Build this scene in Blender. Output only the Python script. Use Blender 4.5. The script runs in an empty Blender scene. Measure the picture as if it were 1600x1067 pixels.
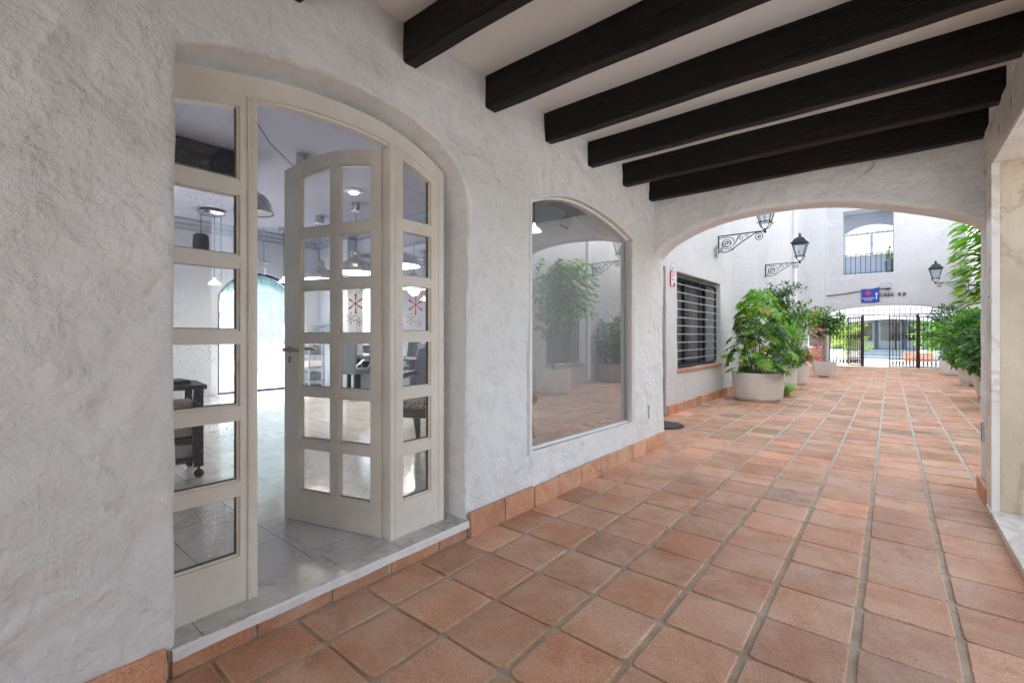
import bpy, bmesh, math, random
import numpy as np
from mathutils import Vector, Matrix, noise, geometry
R = math.radians
random.seed(7)
SC = bpy.context.scene
COL = SC.collection

# ------------------------------------------------------------------ camera
cam_d = bpy.data.cameras.new("camera")
cam_d.sensor_width = 36.0
cam_d.lens = 722 / 1600 * 36.0
cam_d.shift_x = 0.0
cam_d.shift_y = -(533.5 - 525) / 1600.0
cam_d.clip_start = 0.02
cam_d.clip_end = 600
cam = bpy.data.objects.new("camera", cam_d)
COL.objects.link(cam)
cam.location = (0, 0, 1.25)
YAW = math.atan(592 / 722)
cam.rotation_euler = (R(90), 0, YAW)
SC.camera = cam

# ------------------------------------------------------------------ light
world = bpy.data.worlds.new("World")
SC.world = world
world.use_nodes = True
nt = world.node_tree
nt.nodes.clear()
wo = nt.nodes.new("ShaderNodeOutputWorld")
bg = nt.nodes.new("ShaderNodeBackground")
sky = nt.nodes.new("ShaderNodeTexSky")
sky.sky_type = 'NISHITA'
sky.sun_disc = False
SUN_EL, SUN_AZ = 48.0, 280.0      # azimuth clockwise from +Y
sky.sun_elevation = R(SUN_EL)
sky.sun_rotation = R(SUN_AZ)
sky.dust_density = 3.0
hs = nt.nodes.new("ShaderNodeHueSaturation")
hs.inputs['Saturation'].default_value = 0.62
nt.links.new(sky.outputs[0], hs.inputs['Color'])
nt.links.new(hs.outputs[0], bg.inputs[0])
bg.inputs[1].default_value = 0.12
nt.links.new(bg.outputs[0], wo.inputs[0])
sd = bpy.data.lights.new("sun", 'SUN')
sd.energy = 1.5
sd.angle = R(14)
sd.color = (1.0, 0.985, 0.955)
sun = bpy.data.objects.new("sun", sd)
COL.objects.link(sun)
d = Vector((math.sin(R(SUN_AZ)) * math.cos(R(SUN_EL)), math.cos(R(SUN_AZ)) * math.cos(R(SUN_EL)), math.sin(R(SUN_EL))))
sun.rotation_euler = (-d).to_track_quat('-Z', 'Y').to_euler()
SC.view_settings.view_transform = 'Standard'
SC.view_settings.look = 'None'
SC.view_settings.exposure = 3.05
SC.view_settings.gamma = 1.0
cy = SC.cycles
cy.max_bounces = 14
cy.diffuse_bounces = 8
cy.glossy_bounces = 5
cy.transmission_bounces = 6
cy.transparent_max_bounces = 16
cy.caustics_reflective = False
cy.caustics_refractive = False
cy.sample_clamp_indirect = 6.0
cy.use_denoising = True

# ------------------------------------------------------------------ materials
def mat(name):
    m = bpy.data.materials.new(name)
    m.use_nodes = True
    n = m.node_tree
    b = n.nodes["Principled BSDF"]
    return m, n, b

def N(nt_, t, **k):
    n = nt_.nodes.new(t)
    for a, v in k.items():
        if a in n.inputs.keys():
            n.inputs[a].default_value = v
        else:
            setattr(n, a, v)
    return n

def coords(nt_, scale=(1, 1, 1), obj=False):
    tc = N(nt_, "ShaderNodeTexCoord")
    mp = N(nt_, "ShaderNodeMapping")
    mp.inputs['Scale'].default_value = scale
    if obj:
        nt_.links.new(tc.outputs['Object'], mp.inputs[0])
    else:
        g = N(nt_, "ShaderNodeNewGeometry")
        nt_.links.new(g.outputs['Position'], mp.inputs[0])
    return mp.outputs[0]

def noi(nt_, vec, scale, detail=4, rough=.55, dist=0):
    n = N(nt_, "ShaderNodeTexNoise")
    n.inputs['Scale'].default_value = scale
    n.inputs['Detail'].default_value = detail
    n.inputs['Roughness'].default_value = rough
    n.inputs['Distortion'].default_value = dist
    nt_.links.new(vec, n.inputs['Vector'])
    return n.outputs[0]

def ramp(nt_, fac, stops):
    r = N(nt_, "ShaderNodeValToRGB")
    e = r.color_ramp.elements
    while len(e) < len(stops):
        e.new(0.5)
    for i, (p, c) in enumerate(stops):
        e[i].position = p
        e[i].color = (c[0], c[1], c[2], 1) if len(c) >= 3 else (c[0],) * 3 + (1,)
    nt_.links.new(fac, r.inputs[0])
    return r.outputs[0]

def bump(nt_, b, h, strength, dist, prev=None):
    n = N(nt_, "ShaderNodeBump")
    n.inputs['Strength'].default_value = strength
    n.inputs['Distance'].default_value = dist
    nt_.links.new(h, n.inputs['Height'])
    if prev is not None:
        nt_.links.new(prev, n.inputs['Normal'])
    if b is not None:
        nt_.links.new(n.outputs[0], b.inputs['Normal'])
    return n.outputs[0]

def mixc(nt_, fac, a, b_, mode='MIX'):
    m = N(nt_, "ShaderNodeMix", data_type='RGBA', blend_type=mode)
    if isinstance(fac, (int, float)):
        m.inputs[0].default_value = fac
    else:
        nt_.links.new(fac, m.inputs[0])
    for i, v in ((6, a), (7, b_)):
        if isinstance(v, tuple):
            m.inputs[i].default_value = v + (1,) if len(v) == 3 else v
        else:
            nt_.links.new(v, m.inputs[i])
    return m.outputs[2]

def simple(name, col, rough=.5, metal=0, var=.12, vscale=6, bmp=0, bscale=60, spec=None):
    m, n, b = mat(name)
    v = coords(n)
    f = noi(n, v, vscale, 5, .6)
    lo = tuple(c * (1 - var) for c in col)
    hi = tuple(min(1, c * (1 + var)) for c in col)
    n.links.new(ramp(n, f, [(.3, lo), (.7, hi)]), b.inputs['Base Color'])
    b.inputs['Roughness'].default_value = rough
    b.inputs['Metallic'].default_value = metal
    if spec is not None:
        b.inputs['Specular IOR Level'].default_value = spec
    if bmp:
        bump(n, b, noi(n, v, bscale, 5, .6), bmp, .01)
    return m

def plaster(name, col, var=.07, big=.012, med=.004, fine=.0016, brick=0, dirt=0.0, vec_scale=(1, 1, 1)):
    m, n, b = mat(name)
    v = coords(n, vec_scale)
    a = noi(n, v, 1.7, 6, .6, .4)
    a2 = noi(n, v, 14, 6, .7)
    c1 = ramp(n, a, [(.3, tuple(c * (1 - var) for c in col)), (.65, col)])
    c2 = mixc(n, ramp(n, a2, [(.25, (1,) * 3), (.45, (0,) * 3)]), c1, tuple(c * .9 for c in col))
    if dirt:
        dd = noi(n, v, 3.1, 8, .75, 1.0)
        c2 = mixc(n, ramp(n, dd, [(.56, (0,) * 3), (.75, (dirt,) * 3)]), c2, tuple(c * k for c, k in zip(col, (.72, .69, .64))))
    # grime in the hollows, its dark tone also standing in for weak relief shading
    c2 = mixc(n, ramp(n, noi(n, v, 11, 3, .5, .2), [(.30, (.30,) * 3), (.48, (0,) * 3)]), c2, tuple(c * k for c, k in zip(col, (.74, .72, .68))))
    n.links.new(c2, b.inputs['Base Color'])
    b.inputs['Roughness'].default_value = .82
    b.inputs['Specular IOR Level'].default_value = .25
    h1 = noi(n, v, 3.2, 3, .5, .5)
    p = bump(n, None, h1, 1, big)
    rough_mask = ramp(n, noi(n, v, 1.5, 3, .6, .3), [(.36, (.22,) * 3), (.60, (1,) * 3)])
    def masked(h, mk):
        mm = N(n, "ShaderNodeMath", operation='MULTIPLY'); n.links.new(h, mm.inputs[0]); n.links.new(mk, mm.inputs[1]); return mm.outputs[0]
    # raised trowel edges: warped cell borders, only here and there
    wv = N(n, "ShaderNodeVectorMath", operation='MULTIPLY_ADD')
    nz = N(n, "ShaderNodeTexNoise"); nz.inputs['Scale'].default_value = 2.2; nz.inputs['Detail'].default_value = 5; n.links.new(v, nz.inputs['Vector'])
    n.links.new(nz.outputs['Color'], wv.inputs[0]); wv.inputs[1].default_value = (.9, .9, .9); n.links.new(v, wv.inputs[2])
    vo = N(n, "ShaderNodeTexVoronoi", feature='DISTANCE_TO_EDGE'); vo.inputs['Scale'].default_value = 1.9
    n.links.new(wv.outputs[0], vo.inputs['Vector'])
    rg_ = ramp(n, vo.outputs['Distance'], [(0, (1,) * 3), (.07, (.45,) * 3), (.20, (0,) * 3)])
    p = bump(n, None, masked(rg_, ramp(n, noi(n, v, 2.3, 3), [(.48, (0,) * 3), (.68, (1,) * 3)])), .75, med * .7, p)
    p = bump(n, None, noi(n, v, 11, 3, .5, .2), 1, med, p)
    p = bump(n, None, masked(noi(n, v, 34, 3, .55), rough_mask), 1, med * .55, p)
    # drawn brush strokes
    p = bump(n, None, masked(noi(n, coords(n, (28, 28, 3.2)), 2.0, 4, .6, .4), ramp(n, noi(n, v, .9, 2), [(.5, (0,) * 3), (.64, (1,) * 3)])), 1, fine * 1.2, p)
    if brick:
        bt = N(n, "ShaderNodeTexBrick")
        mp2 = coords(n, (1, 1, 1))
        sx = N(n, "ShaderNodeSeparateXYZ"); n.links.new(mp2, sx.inputs[0])
        ad = N(n, "ShaderNodeMath", operation='ADD'); n.links.new(sx.outputs[0], ad.inputs[0]); n.links.new(sx.outputs[1], ad.inputs[1])
        cx_ = N(n, "ShaderNodeCombineXYZ"); n.links.new(ad.outputs[0], cx_.inputs[0])
        wob = N(n, "ShaderNodeMath", operation='MULTIPLY_ADD'); n.links.new(noi(n, v, 1.5, 3), wob.inputs[0]); wob.inputs[1].default_value = .05
        n.links.new(sx.outputs[2], wob.inputs[2]); n.links.new(wob.outputs[0], cx_.inputs[1])
        n.links.new(cx_.outputs[0], bt.inputs['Vector'])
        bt.inputs['Scale'].default_value = 1
        bt.inputs['Brick Width'].default_value = .27
        bt.inputs['Row Height'].default_value = .075
        bt.inputs['Mortar Size'].default_value = .012
        bt.inputs['Mortar Smooth'].default_value = 1
        bt.inputs['Color1'].default_value = (1, 1, 1, 1); bt.inputs['Color2'].default_value = (.8, .8, .8, 1)
        bt.inputs['Mortar'].default_value = (0, 0, 0, 1)
        p = bump(n, None, bt.outputs['Color'], brick, .006, p)
    bump(n, b, masked(noi(n, v, 85, 4, .7), rough_mask), 1, fine * 1.4, p)
    return m

M = {}
M['plaster'] = plaster('white plaster', (.79, .80, .785), dirt=.12, big=.05, med=.021, fine=.0038)
M['plaster_yard'] = plaster('white courtyard render', (.66, .665, .66), dirt=.45, big=.014, med=.007)
M['plaster_brick'] = plaster('whitewashed brick', (.62, .625, .63), brick=1.0, dirt=.2, big=.008, med=.003)
M['plaster_smooth'] = plaster('smooth trim plaster', (.80, .79, .765), big=.003, med=.001, fine=.0006)
M['ceiling'] = simple('ceiling paint', (.89, .88, .84), .85, var=.03, vscale=1.5)
M['inner'] = simple('interior paint', (.60, .64, .70), .7, var=.03, vscale=1.2)
M['inner_ceiling'] = simple('interior lilac ceiling', (.46, .46, .56), .75, var=.03, vscale=1)
M['cornice'] = simple('interior cornice', (.34, .38, .45), .6, var=.05)

def terracotta(name, yard=False, stain=1.0):
    m, n, b = mat(name)
    v = coords(n)
    at = N(n, "ShaderNodeAttribute", attribute_name='tint')
    base = ramp(n, noi(n, v, 3.5, 5, .6, .3), [(.25, (.48, .215, .118)), (.5, (.59, .295, .165)), (.78, (.69, .41, .26))])
    base = mixc(n, 1.0, base, at.outputs['Color'], 'MULTIPLY')
    # speckle and pores
    sp = noi(n, v, 170, 3, .7)
    base = mixc(n, ramp(n, sp, [(.36, (.6,) * 3), (.48, (0,) * 3)]), base, (.22, .095, .055))
    gr0 = noi(n, v, 75, 5, .8)
    base = mixc(n, 1.0, base, ramp(n, gr0, [(.3, (.72, .70, .68)), (.5, (1, 1, 1)), (.72, (1.22, 1.24, 1.28))]), 'MULTIPLY')
    # pale worn dust in drifts
    base = mixc(n, ramp(n, noi(n, v, 1.4, 8, .72, .7), [(.42, (0,) * 3), (.64, (.5,) * 3)]), base, (.70, .50, .37))
    sp2 = noi(n, v, 60, 4, .7)
    base = mixc(n, ramp(n, sp2, [(.6, (0,) * 3), (.8, (.4,) * 3)]), base, (.60, .42, .32))
    # worn dark smudges
    dk = noi(n, v, 2.3, 7, .75, .8)
    base = mixc(n, ramp(n, dk, [(.58, (0,) * 3), (.74, (.7,) * 3)]), base, (.20, .10, .065))
    # green-grey algae in the damp open courtyard
    sx = N(n, "ShaderNodeSeparateXYZ"); n.links.new(v, sx.inputs[0])
    mr = N(n, "ShaderNodeMapRange"); n.links.new(sx.outputs[1], mr.inputs[0])
    mr.inputs[1].default_value = 5.6; mr.inputs[2].default_value = 7.0
    mr2 = N(n, "ShaderNodeMapRange"); n.links.new(sx.outputs[1], mr2.inputs[0])
    mr2.inputs[1].default_value = 15; mr2.inputs[2].default_value = 11; 
    mu = N(n, "ShaderNodeMath", operation='MULTIPLY'); n.links.new(mr.outputs[0], mu.inputs[0]); n.links.new(mr2.outputs[0], mu.inputs[1])
    al = ramp(n, noi(n, coords(n, (.8, 1.5, 1)), 1.3, 7, .72, .6), [(.5, (0,) * 3), (.63, (.85 * stain,) * 3)])
    mu2 = N(n, "ShaderNodeMath", operation='MULTIPLY'); n.links.new(mu.outputs[0], mu2.inputs[0]); n.links.new(al, mu2.inputs[1])
    base = mixc(n, mu2.outputs[0], base, (.22, .20, .12))
    n.links.new(base, b.inputs['Base Color'])
    rg = ramp(n, noi(n, v, 5, 5, .7), [(.3, (.52,) * 3), (.7, (.78,) * 3)])
    n.links.new(rg, b.inputs['Roughness'])
    b.inputs['Specular IOR Level'].default_value = .45
    p = bump(n, None, noi(n, v, 7, 4, .6), 1, .006)
    p = bump(n, None, noi(n, v, 24, 6, .75), 1, .005, p)
    bump(n, b, gr0, 1, .0022, p)
    return m
M['terracotta'] = terracotta('terracotta floor tile')
M['skirting'] = terracotta('terracotta skirting tile', stain=.3)
m, n, b = mat('sandy grout')
v = coords(n)
g1 = ramp(n, noi(n, v, 8, 6, .7), [(.3, (.37, .275, .185)), (.7, (.60, .475, .34))])
g2 = ramp(n, noi(n, v, 6, 6, .7), [(.3, (.42, .39, .34)), (.7, (.62, .58, .52))])
sx = N(n, "ShaderNodeSeparateXYZ"); n.links.new(v, sx.inputs[0])
mr = N(n, "ShaderNodeMapRange"); n.links.new(sx.outputs[1], mr.inputs[0]); mr.inputs[1].default_value = 4.0; mr.inputs[2].default_value = 7.0
n.links.new(mixc(n, mr.outputs[0], g1, g2), b.inputs['Base Color'])
b.inputs['Roughness'].default_value = .95
bump(n, b, noi(n, v, 60, 5, .8), 1, .006)
M['grout'] = m

m, n, b = mat('dark stained timber')
v = coords(n, (1.2, 14, 9))
g = noi(n, v, 3.0, 8, .7, 1.5)
n.links.new(ramp(n, g, [(.3, (.0015, .001, .0009)), (.52, (.005, .003, .002)), (.68, (.018, .010, .006)), (.82, (.10, .055, .030))]), b.inputs['Base Color'])
n.links.new(ramp(n, g, [(.3, (.36,) * 3), (.7, (.6,) * 3)]), b.inputs['Roughness'])
b.inputs['Specular IOR Level'].default_value = .28
p = bump(n, None, g, 1, .014)
p = bump(n, None, ramp(n, noi(n, coords(n, (.5, 9, 7)), 2.2, 3, .5, .6), [(.47, (1,) * 3), (.5, (0,) * 3), (.53, (1,) * 3)]), .8, .010, p)
bump(n, b, noi(n, coords(n, (4, 30, 30)), 6, 6, .7, .6), 1, .003, p)
M['beam'] = m

m, n, b = mat('cream door paint')
v = coords(n)
c = ramp(n, noi(n, v, 4, 5, .6), [(.3, (.66, .61, .53)), (.7, (.76, .72, .64))])
c = mixc(n, ramp(n, noi(n, v, 38, 6, .75, .4), [(.65, (0,) * 3), (.72, (.8,) * 3)]), c, (.28, .19, .12))
c = mixc(n, ramp(n, noi(n, coords(n, (1, 1, .3)), 7, 7, .8, .5), [(.58, (0,) * 3), (.76, (.5,) * 3)]), c, (.42, .36, .28))
ao = N(n, "ShaderNodeNewGeometry")
n.links.new(c, b.inputs['Base Color'])
b.inputs['Roughness'].default_value = .45
bump(n, b, noi(n, coords(n, (1, 1, .25)), 60, 4, .6), 1, .0008)
M['cream'] = m
M['dirt'] = simple('grimy putty line', (.16, .11, .075), .8, var=.5, vscale=30)

def marble(name, lo, hi, vein, tile=None, rough=.12, scale=1.0, tsc=(1, 1, 1), joint=(.25, .22, .18)):
    m, n, b = mat(name)
    v = coords(n, tsc)
    a = noi(n, v, 1.6 * scale, 8, .65, .7)
    c = ramp(n, a, [(.25, lo), (.6, hi)])
    w = noi(n, v, 1.3 * scale, 10, .62, .9)
    c = mixc(n, ramp(n, w, [(.47, (0,) * 3), (.5, (.55,) * 3), (.53, (0,) * 3)]), c, vein)
    if tile:
        bt = N(n, "ShaderNodeTexBrick")
        n.links.new(coords(n), bt.inputs['Vector'])
        bt.offset = .5
        bt.inputs['Scale'].default_value = 1
        bt.inputs['Brick Width'].default_value = tile[0]
        bt.inputs['Row Height'].default_value = tile[1]
        bt.inputs['Mortar Size'].default_value = .0022
        bt.inputs['Mortar Smooth'].default_value = 0
        bt.inputs['Color1'].default_value = (.84, .84, .85, 1)
        bt.inputs['Color2'].default_value = (1.0, 1.0, .98, 1)
        bt.inputs['Mortar'].default_value = joint + (1,)
        c = mixc(n, 1.0, c, bt.outputs['Color'], 'MULTIPLY')
    n.links.new(c, b.inputs['Base Color'])
    n.links.new(ramp(n, noi(n, v, 9, 5, .6), [(.3, (rough,) * 3), (.75, (rough + .13,) * 3)]), b.inputs['Roughness'])
    return m
M['marble_floor'] = marble('pale marble floor', (.56, .54, .50), (.74, .72, .67), (.42, .41, .39), tile=(.6, .4), rough=.1)
M['marble_sill'] = marble('grey marble threshold', (.48, .465, .41), (.66, .64, .57), (.37, .35, .31), tile=(9, .62), rough=.22)
M['marble_warm'] = marble('honey marble cladding', (.40, .315, .205), (.56, .46, .33), (.26, .18, .11), rough=.22, scale=.9, tsc=(1, 1, .45))
M['marble_cream'] = marble('cream marble cladding', (.60, .55, .47), (.72, .68, .62), (.45, .36, .26), rough=.25, scale=.9)

def metalm(name, col, rough=.45, metal=.6):
    return simple(name, col, rough, metal, var=.25, vscale=14, bmp=.2, bscale=90)
M['iron'] = metalm('wrought iron paint', (.022, .026, .030), .42, .5)
M['iron_brown'] = metalm('brown gate paint', (.045, .030, .030), .5, .4)
M['iron_blue'] = metalm('blue black window bar', (.028, .040, .055), .4, .3)
M['bar_light'] = metalm('pale steel bar', (.42, .45, .50), .4, .5)
M['alu'] = metalm('brushed aluminium', (.62, .62, .63), .32, .95)
M['chrome'] = metalm('chrome', (.72, .73, .76), .12, 1)
M['bronze'] = metalm('aged brass handle', (.42, .34, .24), .35, .8)
M['black'] = simple('black plastic', (.018, .020, .025), .4)
M['black_grain'] = simple('black rubber', (.045, .052, .062), .8, bmp=.5)
M['white_paint'] = simple('white paint', (.78, .78, .77), .5, var=.04)
M['blue_frame'] = simple('blue window frame paint', (.012, .03, .12), .35)
M['pot'] = plaster('off white planter concrete', (.80, .78, .72), var=.15, big=.004, med=.002, fine=.001, dirt=.3)
M['pot_white'] = simple('white planter', (.74, .72, .68), .6, var=.1)
M['pot_brown'] = simple('ochre planter', (.36, .27, .19), .7, var=.2)
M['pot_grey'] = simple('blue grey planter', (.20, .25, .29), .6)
M['soil'] = simple('potting soil', (.05, .034, .022), .95, var=.5, vscale=40, bmp=1, bscale=40)
M['bark'] = simple('bark', (.20, .155, .11), .85, var=.4, vscale=20, bmp=1, bscale=40)
M['bark_pale'] = simple('pale twisted bark', (.42, .36, .29), .8, var=.3, vscale=25, bmp=1, bscale=40)
M['brickred'] = simple('brick', (.40, .20, .14), .8, var=.3, vscale=12)
M['dark_glass'] = simple('dark window glass', (.16, .145, .14), .10, var=.3, vscale=1.5, spec=.9)
M['sign_blue'] = simple('blue sign enamel', (.010, .045, .36), .4, var=.03)
M['sign_red'] = simple('red sign paint', (.62, .03, .06), .45, var=.05)
M['sign_white'] = simple('white sign lettering', (.82, .82, .82), .5, var=.02)
M['ink'] = simple('black ink', (.03, .03, .035), .5)
M['gold'] = simple('gold sticker', (.55, .36, .08), .4)
M['pink'] = simple('pink sticker', (.60, .14, .30), .4)
M['salon_fabric'] = simple('grey salon chair upholstery', (.17, .20, .24), .5, var=.15)
M['mauve'] = simple('dusty mauve paint', (.26, .185, .20), .7)
M['leopard'] = None
M['towel'] = simple('beige towels', (.50, .45, .42), .9, bmp=.6)
M['quay'] = simple('sunlit pale quay paving', (.58, .57, .54), .8, var=.08, vscale=2)
M['blue_glass'] = simple('cobalt glass', (.004, .012, .42), .08)
M['boat'] = simple('white boat hull', (.80, .82, .84), .3, var=.03)
M['boat_blue'] = simple('blue boat cover', (.10, .22, .36), .6)

m, n, b = mat('patterned seat cushion')
v = coords(n)
vo = N(n, "ShaderNodeTexVoronoi"); vo.inputs['Scale'].default_value = 38; n.links.new(v, vo.inputs['Vector'])
n.links.new(ramp(n, vo.outputs['Distance'], [(.25, (.03, .02, .015)), (.45, (.45, .34, .22))]), b.inputs['Base Color'])
b.inputs['Roughness'].default_value = .8
M['leopard'] = m

def glass(name, boost=1.0, base=.0, tint=(1, 1, 1), rough=0.0, drops=False):
    m = bpy.data.materials.new(name); m.use_nodes = True
    n = m.node_tree; n.nodes.clear()
    o = N(n, "ShaderNodeOutputMaterial")
    tr = N(n, "ShaderNodeBsdfTransparent"); tr.inputs[0].default_value = tint + (1,)
    gl = N(n, "ShaderNodeBsdfGlossy"); gl.inputs['Roughness'].default_value = rough
    lw_ = N(n, "ShaderNodeLayerWeight"); lw_.inputs[0].default_value = .5
    pw = N(n, "ShaderNodeMath", operation='POWER'); n.links.new(lw_.outputs['Facing'], pw.inputs[0]); pw.inputs[1].default_value = 5
    fr = N(n, "ShaderNodeMath", operation='MULTIPLY_ADD'); n.links.new(pw.outputs[0], fr.inputs[0]); fr.inputs[1].default_value = .96; fr.inputs[2].default_value = .04
    mu = N(n, "ShaderNodeMath", operation='MULTIPLY_ADD'); mu.inputs[1].default_value = boost; mu.inputs[2].default_value = base
    mu.use_clamp = True
    n.links.new(fr.outputs[0], mu.inputs[0])
    mx = N(n, "ShaderNodeMixShader")
    n.links.new(mu.outputs[0], mx.inputs[0]); n.links.new(tr.outputs[0], mx.inputs[1]); n.links.new(gl.outputs[0], mx.inputs[2])
    last = mx
    # thin film of dust and dried drops on the pane
    df = N(n, "ShaderNodeBsdfDiffuse"); df.inputs[0].default_value = (.8, .82, .85, 1)
    v = coords(n)
    if drops:
        f = ramp(n, noi(n, v, 130, 2, .5), [(.60, (.02,) * 3), (.68, (.5,) * 3)])
        f2 = ramp(n, noi(n, v, 3, 3, .5), [(.4, (.1,) * 3), (.65, (1,) * 3)])
        f = mixc(n, 1.0, f, f2, 'MULTIPLY')
    else:
        f = ramp(n, noi(n, v, 2.5, 6, .7), [(.3, (.012,) * 3), (.8, (.05,) * 3)])
    mx2 = N(n, "ShaderNodeMixShader")
    n.links.new(f, mx2.inputs[0]); n.links.new(mx.outputs[0], mx2.inputs[1]); n.links.new(df.outputs[0], mx2.inputs[2])
    n.links.new(mx2.outputs[0], o.inputs[0])
    return m
M['glass'] = glass('window pane glass', 1.6, .01)
M['glass_veil'] = glass('rain hazed street pane', 1.3, .01)
M['glass_wet'] = glass('spotted window pane glass', 1.3, .01, drops=True)
M['glass_shop'] = glass('shop window glass', 2.6, .30, tint=(.80, .83, .83))
M['glass_lamp'] = glass('lantern glass', 1.2, .03, tint=(.82, .86, .88))
M['glass_shelf'] = glass('shelf glass', 1.5, .1, tint=(.45, .60, .62))
m = bpy.data.materials.new('mirror'); m.use_nodes = True
b = m.node_tree.nodes["Principled BSDF"]
b.inputs['Base Color'].default_value = (.80, .83, .85, 1); b.inputs['Metallic'].default_value = 1; b.inputs['Roughness'].default_value = .01
M['mirror'] = m
n = M['glass_veil'].node_tree
mix_ = [q for q in n.nodes if q.type == 'MIX_SHADER'][-1]
for l in list(n.links):
    if l.to_node == mix_ and l.to_socket == mix_.inputs[0]: n.links.remove(l)
mix_.inputs[0].default_value = .24
tl = N(n, 'ShaderNodeBsdfTranslucent'); tl.inputs[0].default_value = (.45, .62, .80, 1)
n.links.new(tl.outputs[0], mix_.inputs[2])
def emit(name, col, s):
    m = bpy.data.materials.new(name); m.use_nodes = True
    b = m.node_tree.nodes["Principled BSDF"]
    b.inputs['Base Color'].default_value = (.8, .8, .8, 1)
    b.inputs['Emission Color'].default_value = col + (1,)
    b.inputs['Emission Strength'].default_value = s
    return m
M['bulb'] = emit('lit bulb', (1.0, .86, .62), 5.0)
M['bulb_glow'] = emit('lit lamp diffuser', (1.0, .88, .68), .35)

def leafmat(name, trans=.35, rough=.4):
    m = bpy.data.materials.new(name); m.use_nodes = True
    n = m.node_tree
    b = n.nodes["Principled BSDF"]; o = n.nodes["Material Output"]
    at = N(n, "ShaderNodeAttribute", attribute_name='tint')
    n.links.new(at.outputs['Color'], b.inputs['Base Color'])
    b.inputs['Roughness'].default_value = rough
    b.inputs['Specular IOR Level'].default_value = .45
    t = N(n, "ShaderNodeBsdfTranslucent")
    br = mixc(n, 1.0, at.outputs['Color'], (1.5, 1.6, .8), 'MULTIPLY')
    n.links.new(br, t.inputs[0])
    mx = N(n, "ShaderNodeMixShader"); mx.inputs[0].default_value = trans
    n.links.new(b.outputs[0], mx.inputs[1]); n.links.new(t.outputs[0], mx.inputs[2])
    n.links.new(mx.outputs[0], o.inputs[0])
    return m
M['leaf'] = leafmat('glossy leaf')

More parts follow.
